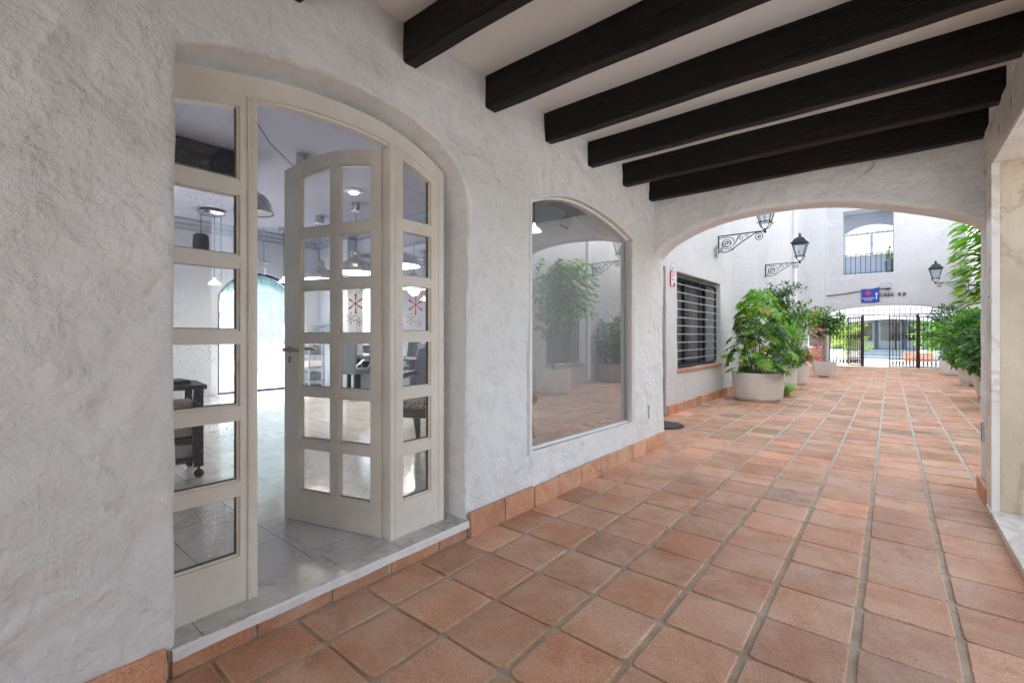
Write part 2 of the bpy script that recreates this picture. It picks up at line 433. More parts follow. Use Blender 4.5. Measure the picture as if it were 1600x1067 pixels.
# ------------------------------------------------------------------ mesh helpers
class B:
    def __init__(s):
        s.v = []; s.f = []; s.c = None
    def add(s, vs, fs):
        o = len(s.v)
        s.v += [tuple(p) for p in vs]
        s.f += [tuple(i + o for i in f) for f in fs]
        return s
    def box(s, x0, y0, z0, x1, y1, z1, bev=0.0, mx=None):
        if x0 > x1: x0, x1 = x1, x0
        if y0 > y1: y0, y1 = y1, y0
        if z0 > z1: z0, z1 = z1, z0
        if bev <= 0:
            vs = [(x, y, z) for x in (x0, x1) for y in (y0, y1) for z in (z0, z1)]
            fs = [(0, 1, 3, 2), (4, 6, 7, 5), (0, 4, 5, 1), (2, 3, 7, 6), (0, 2, 6, 4), (1, 5, 7, 3)]
        else:
            bm = bmesh.new()
            bmesh.ops.create_cube(bm, size=1)
            for q in bm.verts:
                q.co = Vector(((x0 + x1) / 2 + q.co.x * (x1 - x0), (y0 + y1) / 2 + q.co.y * (y1 - y0), (z0 + z1) / 2 + q.co.z * (z1 - z0)))
            bmesh.ops.bevel(bm, geom=bm.edges[:], offset=bev, segments=2, affect='EDGES', profile=.5)
            bm.verts.index_update()
            vs = [q.co.copy() for q in bm.verts]; fs = [[q.index for q in f.verts] for f in bm.faces]
            bm.free()
        if mx is not None:
            vs = [mx @ Vector(p) for p in vs]
        return s.add(vs, fs)
    def tube(s, pts, r, seg=8, closed=False, cap=True):
        pts = [Vector(p) for p in pts]
        n_ = len(pts)
        rs = r if isinstance(r, (list, tuple)) else [r] * n_
        vs = []; prev = None
        for i, p in enumerate(pts):
            if closed:
                t = pts[(i + 1) % n_] - pts[i - 1]
            else:
                t = pts[min(i + 1, n_ - 1)] - pts[max(i - 1, 0)]
            if t.length < 1e-9: t = Vector((0, 0, 1))
            t.normalize()
            if prev is None:
                a = Vector((0, 0, 1)) if abs(t.z) < .9 else Vector((1, 0, 0))
                u = t.cross(a).normalized()
            else:
                u = prev - t * prev.dot(t)
                u = u.normalized() if u.length > 1e-6 else t.orthogonal().normalized()
            prev = u
            w = t.cross(u)
            for k in range(seg):
                an = 2 * math.pi * k / seg
                vs.append(p + (u * math.cos(an) + w * math.sin(an)) * rs[i])
        fs = []
        m_ = n_ if closed else n_ - 1
        for i in range(m_):
            a0 = i * seg; b0 = ((i + 1) % n_) * seg
            for k in range(seg):
                k2 = (k + 1) % seg
                fs.append((a0 + k, a0 + k2, b0 + k2, b0 + k))
        if cap and not closed:
            fs.append(tuple(range(seg))[::-1]); fs.append(tuple((n_ - 1) * seg + k for k in range(seg)))
        return s.add(vs, fs)
    def lathe(s, prof, c=(0, 0, 0), seg=24, sq=None, rot=0):
        vs = []; fs = []
        for (r, z) in prof:
            for k in range(seg):
                an = 2 * math.pi * k / seg + rot
                vs.append((c[0] + r * math.cos(an), c[1] + r * math.sin(an), c[2] + z))
        for i in range(len(prof) - 1):
            for k in range(seg):
                k2 = (k + 1) % seg
                fs.append((i * seg + k, i * seg + k2, (i + 1) * seg + k2, (i + 1) * seg + k))
        if prof[0][0] > 1e-4: fs.append(tuple(range(seg))[::-1])
        if prof[-1][0] > 1e-4: fs.append(tuple((len(prof) - 1) * seg + k for k in range(seg)))
        return s.add(vs, fs)
    def prism(s, poly, axis, a, b):
        """poly list of 2D points extruded between a and b along axis: 'x' -> (y,z), 'y' -> (x,z), 'z' -> (x,y)"""
        def mk(p, t):
            return {'x': (t, p[0], p[1]), 'y': (p[0], t, p[1]), 'z': (p[0], p[1], t)}[axis]
        n_ = len(poly)
        vs = [mk(p, a) for p in poly] + [mk(p, b) for p in poly]
        tris = geometry.tessellate_polygon([[Vector((p[0], p[1], 0)) for p in poly]])
        fs = [tuple(t) for t in tris] + [tuple(i + n_ for i in t)[::-1] for t in tris]
        fs += [(i, (i + 1) % n_, (i + 1) % n_ + n_, i + n_) for i in range(n_)]
        return s.add(vs, fs)
    def xform(s, mx):
        s.v = [tuple(mx @ Vector(p)) for p in s.v]
        return s
    def build(s, name, m_, parent=None, smooth=False, label=None, cat=None, group=None, kind=None):
        me = bpy.data.meshes.new(name)
        me.from_pydata(s.v, [], s.f)
        me.validate(); me.update()
        bm = bmesh.new(); bm.from_mesh(me)
        bmesh.ops.recalc_face_normals(bm, faces=bm.faces[:])
        bm.to_mesh(me); bm.free()
        if smooth:
            me.polygons.foreach_set('use_smooth', [True] * len(me.polygons))
            try:
                me.set_sharp_from_angle(angle=R(42))
            except Exception:
                pass
        me.materials.append(M[m_] if isinstance(m_, str) else m_)
        o = bpy.data.objects.new(name, me)
        COL.objects.link(o)
        if parent is not None: o.parent = parent
        tag(o, label, cat, group, kind)
        return o

def tag(o, label=None, cat=None, group=None, kind=None):
    if label: o['label'] = label
    if cat: o['category'] = cat
    if group: o['group'] = group
    if kind: o['kind'] = kind
    return o

def thing(name, label, cat, loc=(0, 0, 0), rz=0, group=None):
    o = bpy.data.objects.new(name, None)
    o.empty_display_size = .1
    COL.objects.link(o)
    o.location = loc; o.rotation_euler = (0, 0, rz)
    return tag(o, label, cat, group)

def copy_tree(o, parent=None):
    c = o.copy(); COL.objects.link(c)
    c.parent = parent
    for ch in [x for x in COL.objects if x.parent == o]:
        copy_tree(ch, c)
    return c

def arc3(p0, pm, p1, n_=16):
    """2D circular arc through three points"""
    (ax, ay), (bx, by), (cx_, cy_) = p0, pm, p1
    d_ = 2 * (ax * (by - cy_) + bx * (cy_ - ay) + cx_ * (ay - by))
    ux = ((ax * ax + ay * ay) * (by - cy_) + (bx * bx + by * by) * (cy_ - ay) + (cx_ * cx_ + cy_ * cy_) * (ay - by)) / d_
    uy = ((ax * ax + ay * ay) * (cx_ - bx) + (bx * bx + by * by) * (ax - cx_) + (cx_ * cx_ + cy_ * cy_) * (bx - ax)) / d_
    r = math.hypot(ax - ux, ay - uy)
    a0 = math.atan2(ay - uy, ax - ux); a1 = math.atan2(cy_ - uy, cx_ - ux); am = math.atan2(by - uy, bx - ux)
    def nrm(a, ref):
        while a < ref - math.pi: a += 2 * math.pi
        while a > ref + math.pi: a -= 2 * math.pi
        return a
    a0 = nrm(a0, am); a1 = nrm(a1, am)
    return [(ux + r * math.cos(a0 + (a1 - a0) * i / n_), uy + r * math.sin(a0 + (a1 - a0) * i / n_)) for i in range(n_ + 1)]

def smooth_curve(pts, n_=8):
    out = []
    P = [Vector((p[0], p[1], 0)) for p in pts]
    P = [P[0] * 2 - P[1]] + P + [P[-1] * 2 - P[-2]]
    for i in range(1, len(P) - 2):
        for k in range(n_):
            t = k / n_
            a, b_, c_, d_ = P[i - 1], P[i], P[i + 1], P[i + 2]
            q = .5 * ((2 * b_) + (c_ - a) * t + (2 * a - 5 * b_ + 4 * c_ - d_) * t * t + (3 * b_ - a - 3 * c_ + d_) * t ** 3)
            out.append((q.x, q.y))
    out.append((P[-2].x, P[-2].y))
    return out

def pip(p, poly):
    x, y = p; c = False; j = len(poly) - 1
    for i in range(len(poly)):
        xi, yi = poly[i]; xj, yj = poly[j]
        if (yi > y) != (yj > y) and x < (xj - xi) * (y - yi) / (yj - yi) + xi: c = not c
        j = i
    return c

def resample(poly, step):
    out = []
    for i, p in enumerate(poly):
        q = poly[(i + 1) % len(poly)]
        L = math.hypot(q[0] - p[0], q[1] - p[1]); k = max(1, int(round(L / step)))
        for j in range(k):
            out.append((p[0] + (q[0] - p[0]) * j / k, p[1] + (q[1] - p[1]) * j / k))
    return out

def area(poly):
    return sum(poly[i][0] * poly[(i + 1) % len(poly)][1] - poly[(i + 1) % len(poly)][0] * poly[i][1] for i in range(len(poly))) / 2

def offset(poly, d_):
    """offset outward (away from the interior)"""
    if area(poly) < 0: poly = poly[::-1]
    out = []
    n_ = len(poly)
    for i in range(n_):
        a = Vector(poly[i - 1]); b_ = Vector(poly[i]); c_ = Vector(poly[(i + 1) % n_])
        e1 = (b_ - a); e2 = (c_ - b_)
        if e1.length < 1e-9 or e2.length < 1e-9: out.append(tuple(b_)); continue
        n1 = Vector((e1.y, -e1.x)).normalized(); n2 = Vector((e2.y, -e2.x)).normalized()
        nn = (n1 + n2)
        nn = nn / max(.35, nn.length_squared / 2) if nn.length > .1 else n1
        out.append(tuple(b_ + nn * d_))
    return out

def disp(p, amp):
    if amp <= 0: return 0.0
    q = Vector(p)
    a = noise.fractal(q * 1.3 + Vector((3, 7, 1)), .9, 2.1, 3) * 1.0
    w = noise.noise_vector(q * 2.0) * .4
    rdg = 1 - abs(noise.noise((q + w) * 3.1)) * 2.4
    rdg = max(0, rdg) ** 2 * noise.noise(q * 1.7 + Vector((9, 1, 4))) * 1.6
    f = noise.fractal((q + w * .3) * 9, .8, 2.1, 3) * .28
    return amp * (a + rdg + f)

def wall(name, outer, holes, axis, pos, depth, m_, amp=.006, step=.05, r=.03, reveal=None, parent=None, label=None, cat=None, sgn=1, ret=False, amp_in=None, kind=None):
    """Plaster wall sheet with rounded openings. axis 'x': 2D=(y,z), front at x=pos, body goes to pos - sgn*depth.
    axis 'y': 2D=(x,z), front at y=pos, body goes to pos + sgn*depth.  sgn flips."""
    def to3(p, dep):
        return Vector((pos - sgn * dep, p[0], p[1])) if axis == 'x' else Vector((p[0], pos + sgn * dep, p[1]))
    nrm = Vector((sgn, 0, 0)) if axis == 'x' else Vector((0, -sgn, 0))
    bb = B()
    outer = resample(outer, step)
    H = []
    for hpoly in holes:
        hp = resample(hpoly, step)
        if area(hp) < 0: hp = hp[::-1]
        H.append(hp)
    def sheet(hs, dep, dispamp, flip):
        vs = list(outer); ed = [(i, (i + 1) % len(outer)) for i in range(len(outer))]
        for hp in hs:
            o_ = len(vs); vs += hp
            ed += [(o_ + i, o_ + (i + 1) % len(hp)) for i in range(len(hp))]
        xs = [p[0] for p in outer]; zs = [p[1] for p in outer]
        x = min(xs) + step * .5; row = 0
        bnd = vs[:]
        grid = {}
        for q in bnd:
            grid.setdefault((int(q[0] / step), int(q[1] / step)), []).append(q)
        while x < max(xs):
            z = min(zs) + step * (.5 if row % 2 else .25)
            while z < max(zs):
                k = (int(x / step), int(z / step)); ok = True
                for i in (-1, 0, 1):
                    for j in (-1, 0, 1):
                        for q in grid.get((k[0] + i, k[1] + j), ()):
                            if (q[0] - x) ** 2 + (q[1] - z) ** 2 < (step * .45) ** 2: ok = False
                if ok and pip((x, z), outer) and not any(pip((x, z), hp) for hp in hs):
                    vs.append((x, z))
                z += step
            x += step * .9; row += 1
        res = geometry.delaunay_2d_cdt([Vector(p) for p in vs], ed, [], 0, 1e-6)
        V, F = res[0], res[2]
        out3 = []
        for p in V:
            q = to3(p, dep)
            out3.append(q + nrm * disp(q, dispamp))
        fs = []
        for f in F:
            c_ = (sum(V[i].x for i in f) / len(f), sum(V[i].y for i in f) / len(f))
            if pip(c_, outer) and not any(pip(c_, hp) for hp in hs): fs.append(tuple(f))
        bb.add(out3, fs)
    sheet([offset(hp, r) for hp in H], 0, amp, False)
    sheet([hp for hp in H], depth, 0 if amp_in is None else amp_in, True)
    K = 5
    for hp in H:
        rings = []
        for k in range(K + 1):
            a = k / K * math.pi / 2
            rings.append((r * (1 - math.sin(a)), r * (1 - math.cos(a))))
        nd = max(2, int((depth - r) / max(step, .04)))
        for k in range(1, nd + 1):
            rings.append((0, r + (depth - r) * k / nd))
        vs = []; n_ = len(hp)
        for ri, (off, dep) in enumerate(rings):
            ring = offset(hp, off) if off > 1e-6 else hp
            on_ = offset(hp, 1.0)
            for i, p in enumerate(ring):
                q = to3(p, dep)
                if off > 0 and dep < 1e-6:
                    q = q + nrm * disp(q, amp)
                else:
                    t = min(1, dep / max(r, .001))
                    q2 = q + nrm * disp(q, amp) * (1 - t)
                    dv = Vector((on_[i][0] - hp[i][0], on_[i][1] - hp[i][1]))
                    inp = disp(q * 1.0 + Vector((5, 5, 5)), amp) * .6 * t * (1 if ri < len(rings) - 1 else 0)
                    q2 = q2 + (Vector((0, dv.x, dv.y)) if axis == 'x' else Vector((dv.x, 0, dv.y))) * inp
                    q = q2
                vs.append(q)
        fs = []
        for k in range(len(rings) - 1):
            for i in range(n_):
                j = (i + 1) % n_
                fs.append((k * n_ + i, k * n_ + j, (k + 1) * n_ + j, (k + 1) * n_ + i))
        bb.add(vs, fs)
    # outer rim
    n_ = len(outer)
    vs = []
    for dep in (0, depth):
        for p in outer:
            q = to3(p, dep)
            vs.append(q + nrm * disp(q, amp if dep == 0 else (amp_in or 0)))
    bb.add(vs, [(i, (i + 1) % n_, (i + 1) % n_ + n_, i + n_) for i in range(n_)])
    me = bpy.data.meshes.new(name)
    me.from_pydata(bb.v, [], bb.f); me.validate()
    bm = bmesh.new(); bm.from_mesh(me)
    bmesh.ops.remove_doubles(bm, verts=bm.verts[:], dist=.0008)
    bmesh.ops.recalc_face_normals(bm, faces=bm.faces[:])
    bm.to_mesh(me); bm.free()
    me.polygons.foreach_set('use_smooth', [True] * len(me.polygons))
    try: me.set_sharp_from_angle(angle=R(50))
    except Exception: pass
    me.materials.append(M[m_])
    o = bpy.data.objects.new(name, me); COL.objects.link(o)
    if parent is not None: o.parent = parent
    return tag(o, label, cat, None, kind)

def rect(a0, z0, a1, z1):
    return [(a0, z0), (a1, z0), (a1, z1), (a0, z1)]

def colored(bld, name, m_, cols, parent=None, smooth=False, **k):
    """cols: one colour per face"""
    me = bpy.data.meshes.new(name)
    me.from_pydata(bld.v, [], bld.f); me.update()
    ca = me.color_attributes.new('tint', 'FLOAT_COLOR', 'CORNER')
    arr = np.ones((len(me.loops), 4), dtype=np.float32)
    ls = np.array([p.loop_total for p in me.polygons])
    arr[:, :3] = np.repeat(np.array(cols, dtype=np.float32), ls, axis=0)
    ca.data.foreach_set('color', arr.ravel())
    if smooth: me.polygons.foreach_set('use_smooth', [True] * len(me.polygons))
    me.materials.append(M[m_])
    o = bpy.data.objects.new(name, me); COL.objects.link(o)
    if parent is not None: o.parent = parent
    return tag(o, k.get('label'), k.get('cat'), k.get('group'), k.get('kind'))

# ------------------------------------------------------------------ floor tiles
def tile_geo(bld, cols, cx_, cy_, w, d_, zt, rc=.020, th=.016, tilt=True, col=None):
    rnd = random.random
    ang = (rnd() - .5) * .018
    cx_ += (rnd() - .5) * .005; cy_ += (rnd() - .5) * .005
    ring = []
    seg = 4
    for (sx, sy, a0) in ((1, 1, 0), (-1, 1, 90), (-1, -1, 180), (1, -1, 270)):
        rr = min(rc * (0.6 + rnd() * .9), w * .35, d_ * .35)
        for k in range(seg + 1):
            a = R(a0 + 90 * k / seg)
            ring.append(((w / 2 - rr) * sx + rr * math.cos(a) + (rnd() - .5) * .006, (d_ / 2 - rr) * sy + rr * math.sin(a) + (rnd() - .5) * .006))
    tx = (rnd() - .5) * .006; ty = (rnd() - .5) * .006; tz = (rnd() - .5) * .003
    n_ = len(ring); vs = []
    for (sc, dz) in ((1.0, -th), (1.0, -.005), (.985, -.0012), (.955, 0)):
        for (x, y) in ring:
            x2 = x * sc; y2 = y * sc
            xr = x2 * math.cos(ang) - y2 * math.sin(ang); yr = x2 * math.sin(ang) + y2 * math.cos(ang)
            vs.append((cx_ + xr, cy_ + yr, zt + dz + tz + tx * xr / w + ty * yr / d_))
    fs = []
    for k in range(3):
        for i in range(n_):
            j = (i + 1) % n_
            fs.append((k * n_ + i, k * n_ + j, (k + 1) * n_ + j, (k + 1) * n_ + i))
    fs.append(tuple(3 * n_ + i for i in range(n_)))
    bld.add(vs, fs)
    if col is None:
        t = random.gauss(0, 1); br = 1 + random.gauss(0, .13)
        if random.random() < .06: br *= .78
        col = (br * (1 + .02 * t), br * (1 - .03 * t), br * (1 - .07 * t))
    lt = tuple(c * q for c, q in zip(col, (1.12, 1.2, 1.3)))
    cols += [col] * (2 * n_) + [lt] * n_ + [col]

PX, PY = .3345, .3345
X0, Y0 = -.1126, 2.316
bt = B(); cols = []
def xrange_at(y):
    if y < 5.2: return (-2.03, .56)
    return (-2.72, 2.08)
j = -22
while Y0 + PY * j < 23.8:
    ya = Y0 + PY * j; yb = ya + PY
    lo, hi = xrange_at((ya + yb) / 2)
    for i in range(-9, 9):
        xa = X0 + PX * i; xb = xa + PX
        a = max(xa, lo); b_ = min(xb, hi)
        if b_ - a < .07: continue
        gx, gy = .028, .015
        tile_geo(bt, cols, (a + b_) / 2, (ya + yb) / 2, b_ - a - gx, yb - ya - gy, 0.0)
    j += 1
floor = colored(bt, 'terracotta_paving', 'terracotta', cols, smooth=False, kind='structure')
gb = B()
nx, ny = 60, 240
gx0, gx1, gy0, gy1 = -2.9, 2.3, -7, 24
gb.add([(gx0 + (gx1 - gx0) * i / nx, gy0 + (gy1 - gy0) * k / ny, -.008 + .0022 * noise.noise(Vector((i * 1.3, k * 1.1, 0)))) for k in range(ny + 1) for i in range(nx + 1)],
       [(k * (nx + 1) + i, k * (nx + 1) + i + 1, (k + 1) * (nx + 1) + i + 1, (k + 1) * (nx + 1) + i) for k in range(ny) for i in range(nx)])
gb.build('grout_bed', 'grout', kind='structure')
B().box(-90, -40, -.5, 60, 110, -.03).build('ground', 'quay', kind='structure')

# skirting tiles along a wall face
def skirting(parent, axis, pos, a0, a1, sgn, top=.145, th=.028, pitch=PY, start=0, name='skirting'):
    bb = B(); cc = []
    a = a0
    first = True
    while a < a1 - .01:
        w = pitch
        if first and start: w = start
        first = False
        b2 = min(a + w, a1)
        z1 = top + random.uniform(-.006, .006)
        t2 = th + random.uniform(-.004, .003)
        n0 = len(bb.f)
        if axis == 'x':
            bb.box(pos, a + .004, -.008, pos + sgn * t2, b2 - .005, z1, bev=.004)
        else:
            bb.box(a + .004, pos, -.008, b2 - .005, pos + sgn * t2, z1, bev=.004)
        br = 1 + random.gauss(0, .12)
        cc += [(br * 1.02, br * .97, br * .92)] * (len(bb.f) - n0)
        a = b2
    o = colored(bb, name, 'skirting', cc, parent=parent)
    a1 = a - .006
    g = B()
    if axis == 'x': g.box(pos - sgn * .01, a0, -.01, pos + sgn * .016, a1, top - .012)
    else: g.box(a0, pos - sgn * .01, -.01, a1, pos + sgn * .016, top - .012)
    g.build('skirting_mortar', 'grout', parent)
    return o

# ------------------------------------------------------------------ passage shell
XL = -2.044
def door_hole():
    top = smooth_curve([(.533, 2.36), (.81, 2.425), (1.05, 2.475), (1.29, 2.489), (1.5, 2.475), (1.65, 2.443), (1.80, 2.395), (1.92, 2.33), (2.01, 2.23), (2.055, 2.10), (2.062, 1.9)], 5)
    return [(.533, -.4)] + top + [(2.05, 1.0), (2.045, -.4)]
def window_hole():
    return [(2.70, .405)] + smooth_curve([(2.70, 2.242), (2.976, 2.335), (3.307, 2.387), (3.707, 2.372), (4.081, 2.312), (4.42, 2.222)], 5) + [(4.43, .375)]
sw = thing('shopfront_wall', 'rough white plaster wall along the left of the passage with the arched door and shop window openings', 'wall', (0, 0, 0))
wall('plaster', rect(-5.0, -.02, 5.25, 3.0), [door_hole(), window_hole()], 'x', XL, .256, 'plaster', amp=.017, step=.034, r=.022, parent=sw)
skirting(sw, 'x', XL, -5.0, .505, 1, top=.12, start=.154)
skirting(sw, 'x', XL, 2.055, 5.262, 1, top=.145)
# reveal trim round the shop window
def band(bld, path, w, axis_x0, axis_x1):
    inner = path; outer_ = offset(path + [], w) if False else None
# threshold
th = thing('door_threshold', 'worn stone doorstep with marble slabs under the glazed entrance', 'threshold', (0, 0, 0))
def wob_box(bld, x0, y0, z0, x1, y1, z1, n_, am=.003):
    """slab along Y with a wobbly front edge at x1"""
    vs = []; fs = []
    for i in range(n_ + 1):
        y = y0 + (y1 - y0) * i / n_
        wv = noise.noise(Vector((y * 5, 1, 2))) * am * 2 + noise.noise(Vector((y * 23, 4, 2))) * am
        wz = noise.noise(Vector((y * 6, 7, 2))) * am * .5
        vs += [(x0, y, z0), (x1 + wv * .5, y, z0), (x1 + wv, y, z1 - .006 + wz), (x1 - .008 + wv, y, z1 + wz), (x0, y, z1)]
    for i in range(n_):
        a = i * 5; b_ = a + 5
        for k in range(5):
            k2 = (k + 1) % 5
            fs.append((a + k, a + k2, b_ + k2, b_ + k))
    fs += [(0, 1, 2, 3, 4), tuple(n_ * 5 + k for k in (4, 3, 2, 1, 0))]
    bld.add(vs, fs)
w_ = B(); wob_box(w_, -2.060, .520, .058, -2.030, 2.060, .100, 220, .006); w_.build('stone_edge', 'plaster_smooth', th)
w_ = B(); w_.box(-2.30, .51, .061, -2.0385, 2.06, .1015); w_.build('marble_slab', 'marble_sill', th)
w_ = B(); cc = []
y = .515
for L_ in (.30, .335, .335, .335, .24):
    n0 = len(w_.f); w_.box(-2.08, y + .005, -.008, -2.040, min(y + L_ - .02, 2.055), .056, bev=.004); br = random.uniform(.8, 1.05); cc += [(br, br * .95, br * .9)] * (len(w_.f) - n0); y += L_
colored(w_, 'riser_tiles', 'skirting', cc, parent=th)
w_ = B(); w_.box(-2.2, .51, -.01, -2.050, 2.06, .057); w_.build('mortar', 'grout', th)

# arch wall at the end of the passage
arch_far = [(-2.05, 2.12), (-1.937, 2.235), (-1.80, 2.315), (-1.60, 2.395), (-1.35, 2.455), (-1.1, 2.48), (-.85, 2.487), (-.60, 2.475), (-.35, 2.44), (-.1, 2.375), (.15, 2.295), (.35, 2.22), (.50, 2.145), (.575, 2.08)]
ah = [(-2.06, -.5), (-2.06, 2.0)] + smooth_curve(arch_far, 3) + [(.585, -.5)]
wall('arch_wall', [(-2.3, -.02), (-2.3, 2.97), (.9, 2.97), (.9, -.02)], [ah], 'y', 5.0, .262, 'plaster', amp=.011, step=.04, r=.035, label='white plaster wall with a wide segmental arch closing the far end of the beamed passage', cat='arch', amp_in=.006)

# right wall with marble doorway
rw = thing('doorway_wall', 'white plaster wall on the right of the passage around the marble clad doorway', 'wall')
RX = .56
wall('plaster', rect(-3.0, -.02, 5.265, 3.0), [rect(1.55, .03, 4.62, 2.47)], 'x', RX, .42, 'plaster', amp=.007, step=.055, r=.006, sgn=-1, parent=rw)
skirting(rw, 'x', RX, 4.80, 5.28, -1, top=.13)
mp_ = thing('marble_doorway', 'cream and honey marble surround lining the doorway in the right wall', 'doorway')
w_ = B(); w_.box(RX - .022, 4.585, .0, RX + .02, 4.775, 2.45, bev=.002); w_.build('casing', 'marble_cream', mp_)
w_ = B(); w_.box(RX - .022, 1.3, 2.452, RX + .02, 4.94, 2.76, bev=.002); w_.build('lintel', 'marble_cream', mp_)
w_ = B(); w_.box(RX - .022, 1.35, 0, RX + .02, 1.55, 2.45, bev=.002); w_.build('casing', 'marble_cream', mp_)
w_ = B(); w_.box(RX + .021, 4.586, .048, RX + .40, 4.618, 2.44); w_.build('jamb_lining', 'marble_warm', mp_)
w_ = B(); w_.box(RX + .021, 1.552, .048, RX + .40, 1.58, 2.44); w_.build('jamb_lining', 'marble_warm', mp_)
w_ = B(); w_.box(RX - .018, 1.552, 2.441, RX + .40, 4.618, 2.469); w_.build('soffit_lining', 'marble_cream', mp_)
w_ = B(); w_.box(RX - .03, 1.36, -.01, RX + .42, 4.745, .046, bev=.003); w_.build('sill', 'marble_cream', mp_)

# small wall vents low on both piers
for (x, y, z, s_, lb) in ((XL, 4.83, .42, 1, 'slim white access plate low on the plaster beside the shop window'), (RX, 5.1, .50, -1, 'slim dark slot plate low on the right pier by the marble casing')):
    vt = thing('wall_plate', lb, 'wall plate')
    w_ = B(); w_.box(x - s_ * .002, y - .03, z - .07, x + s_ * .016, y + .05, z + .09, bev=.002); w_.build('plate', 'plaster_smooth', vt)
    w_ = B(); w_.box(x + s_ * .0161, y - .028, z - .06, x + s_ * .019, y - .016, z + .08); w_.build('slot', 'black', vt)

for (y, z, r_, lb) in ((.30, 2.40, .0035, 'small dark nail hole in the plaster up and left of the entrance'), (.42, 2.62, .003, 'small dark nail hole high above the top left corner of the entrance')):
    w_ = B(); w_.tube([(XL - .02, y, z), (XL + .012, y, z - .002)], r_, 8); w_.build('nail', 'iron', label=lb, cat='nail')
# ceiling and beams
B().box(-2.3, -3.0, 2.945, .98, 5.0, 3.15).build('ceiling', 'ceiling', kind='structure')
names_b = ['third dark beam behind', 'second dark beam behind', 'rearmost beam']
for k in range(-6, 6):
    y = 1.563 + .6615 * k
    bb = B()
    nseg = 40
    ca = [(0, 0), (0, 1), (1, 1), (1, 0)]
    vs = []
    prof = []
    hw, hz0, hz1 = .096, 2.737, 2.95
    c_ = .010
    base = [(0, hz1), (0, hz0 + c_), (c_, hz0), (hw - c_, hz0), (hw, hz0 + c_), (hw, hz1)]
    for i in range(nseg + 1):
        x = XL - .05 + (RX + .1 - XL) * i / nseg
        for (a, z) in base:
            q = Vector((x * 1.6, (y + a) * 6, z * 6))
            w1 = noise.noise(q + Vector((k * 3.7, 0, 0))) * .011 + noise.noise(q * 3.3) * .003
            w2 = noise.noise(q + Vector((5 + k * 2.3, 2, 8))) * .010
            vs.append((x, y + a + w1, z + (w2 if z < 2.9 else 0)))
    fs = []
    for i in range(nseg):
        for q in range(5):
            fs.append((i * 6 + q, i * 6 + q + 1, (i + 1) * 6 + q + 1, (i + 1) * 6 + q))
    fs += [tuple(range(6)), tuple(nseg * 6 + q for q in range(5, -1, -1))]
    bb.add(vs, fs)
    lb = {5: 'dark timber beam nearest the end arch, its right end stopping at the plaster', 4: 'dark timber beam second from the end arch', 3: 'dark timber beam third from the end arch',
          2: 'dark timber beam fourth from the end arch, meeting the wall left of the shop window arch', 1: 'dark timber beam fifth from the end arch, above the plaster between door and shop window', 0: 'dark timber beam over the glazed entrance, nearest one clearly in view',
          -1: 'dark timber beam whose tip only just shows at the top left edge'}.get(k, 'dark timber beam further back over the passage')
    bb.build('ceiling_beam', 'beam', label=lb, cat='beam', group='dark timber beams under the passage ceiling')

# unseen upper storey over passage and shop, shaped to control the light
us = B(); us.box(-10.4, -3.0, 3.6, .98, 5.26, 5.2); us.box(-2.3, -3.0, 3.15, .98, 5.26, 3.6)
us.build('unseen_upper_storey', 'plaster_yard', label='unseen white upper floor over the passage, cut short to keep the yard open to the sky', cat='building')
# unseen white wall added behind the camera to send light into the passage
bw = B(); bw.box(-9, -12.3, -.02, 14, -12, 4.5); bw.build('bounce_wall', 'plaster_yard', label='unseen white wall added behind the viewer to bounce light into the passage', cat='wall')

# ------------------------------------------------------------------ glazed entrance
ent = thing('glazed_entrance', 'cream painted arched timber entrance with an open multi pane door and two side lights', 'entrance')
FX0, FX1 = -2.245, -2.17     # back, front
ROWS = [(.300, .560), (.622, .885), (.947, 1.215), (1.270, 1.540), (1.594, 1.855), (1.920, None)]
YC = 1.24
def ztop(y):    # outer arc of frame
    return float(np.interp(y, [.45, .566, .70, .862, 1.0, 1.094, 1.282, 1.42, 1.533, 1.65, 1.747, 1.885, 1.974], [2.24, 2.29, 2.325, 2.362, 2.388, 2.399, 2.409, 2.407, 2.396, 2.373, 2.345, 2.287, 2.243]))
def zin(y):     # inner arc of door opening / glass tops
    return ztop(y) - .078
def strip(bld, ys, zlo, zhi, x0, x1):
    """solid between two curves z=zlo(y), z=zhi(y)"""
    vs = []; fs = []
    for y in ys:
        vs += [(x0, y, zlo(y)), (x1, y, zlo(y)), (x1, y, zhi(y)), (x0, y, zhi(y))]
    for i in range(len(ys) - 1):
        a = 4 * i; b_ = a + 4
        for k in range(4):
            k2 = (k + 1) % 4
            fs.append((a + k, a + k2, b_ + k2, b_ + k))
    n_ = 4 * (len(ys) - 1)
    fs += [(0, 1, 2, 3), (n_ + 3, n_ + 2, n_ + 1, n_)]
    bld.add(vs, fs)
def ysamp(a, b_, n_=14): return [a + (b_ - a) * i / n_ for i in range(n_ + 1)]
fr = B()
strip(fr, ysamp(.46, 1.972, 44), lambda y: zin(y) + .018, lambda y: ztop(y) + .03, FX0, FX1)       # head
strip(fr, ysamp(.80, 1.66, 30), lambda y: zin(y) + .002, lambda y: zin(y) + .0185, FX0 + .028, FX1 - .014)
for (a, b_) in ((.46, .50), (.842, .868), (1.572, 1.600), (1.930, 1.970)):
    strip(fr, [a, b_], lambda y: .096, lambda y: zin(y) + .019, FX0, FX1)
strip(fr, [.8682, .880], lambda y: .16, lambda y: zin(y) + .002, FX0 + .02, FX1 - .03)
fr.build('frame', 'cream', ent)
fr = B()
for (a, b_) in ((.8305, .8415), (1.6005, 1.612)):   # rounded beads
    fr.tube([(FX1 + .001, (a + b_) / 2, .10), (FX1 + .001, (a + b_) / 2, zin(b_) + .01)], .008, 8)
fr.build('bead', 'cream', ent, smooth=True)
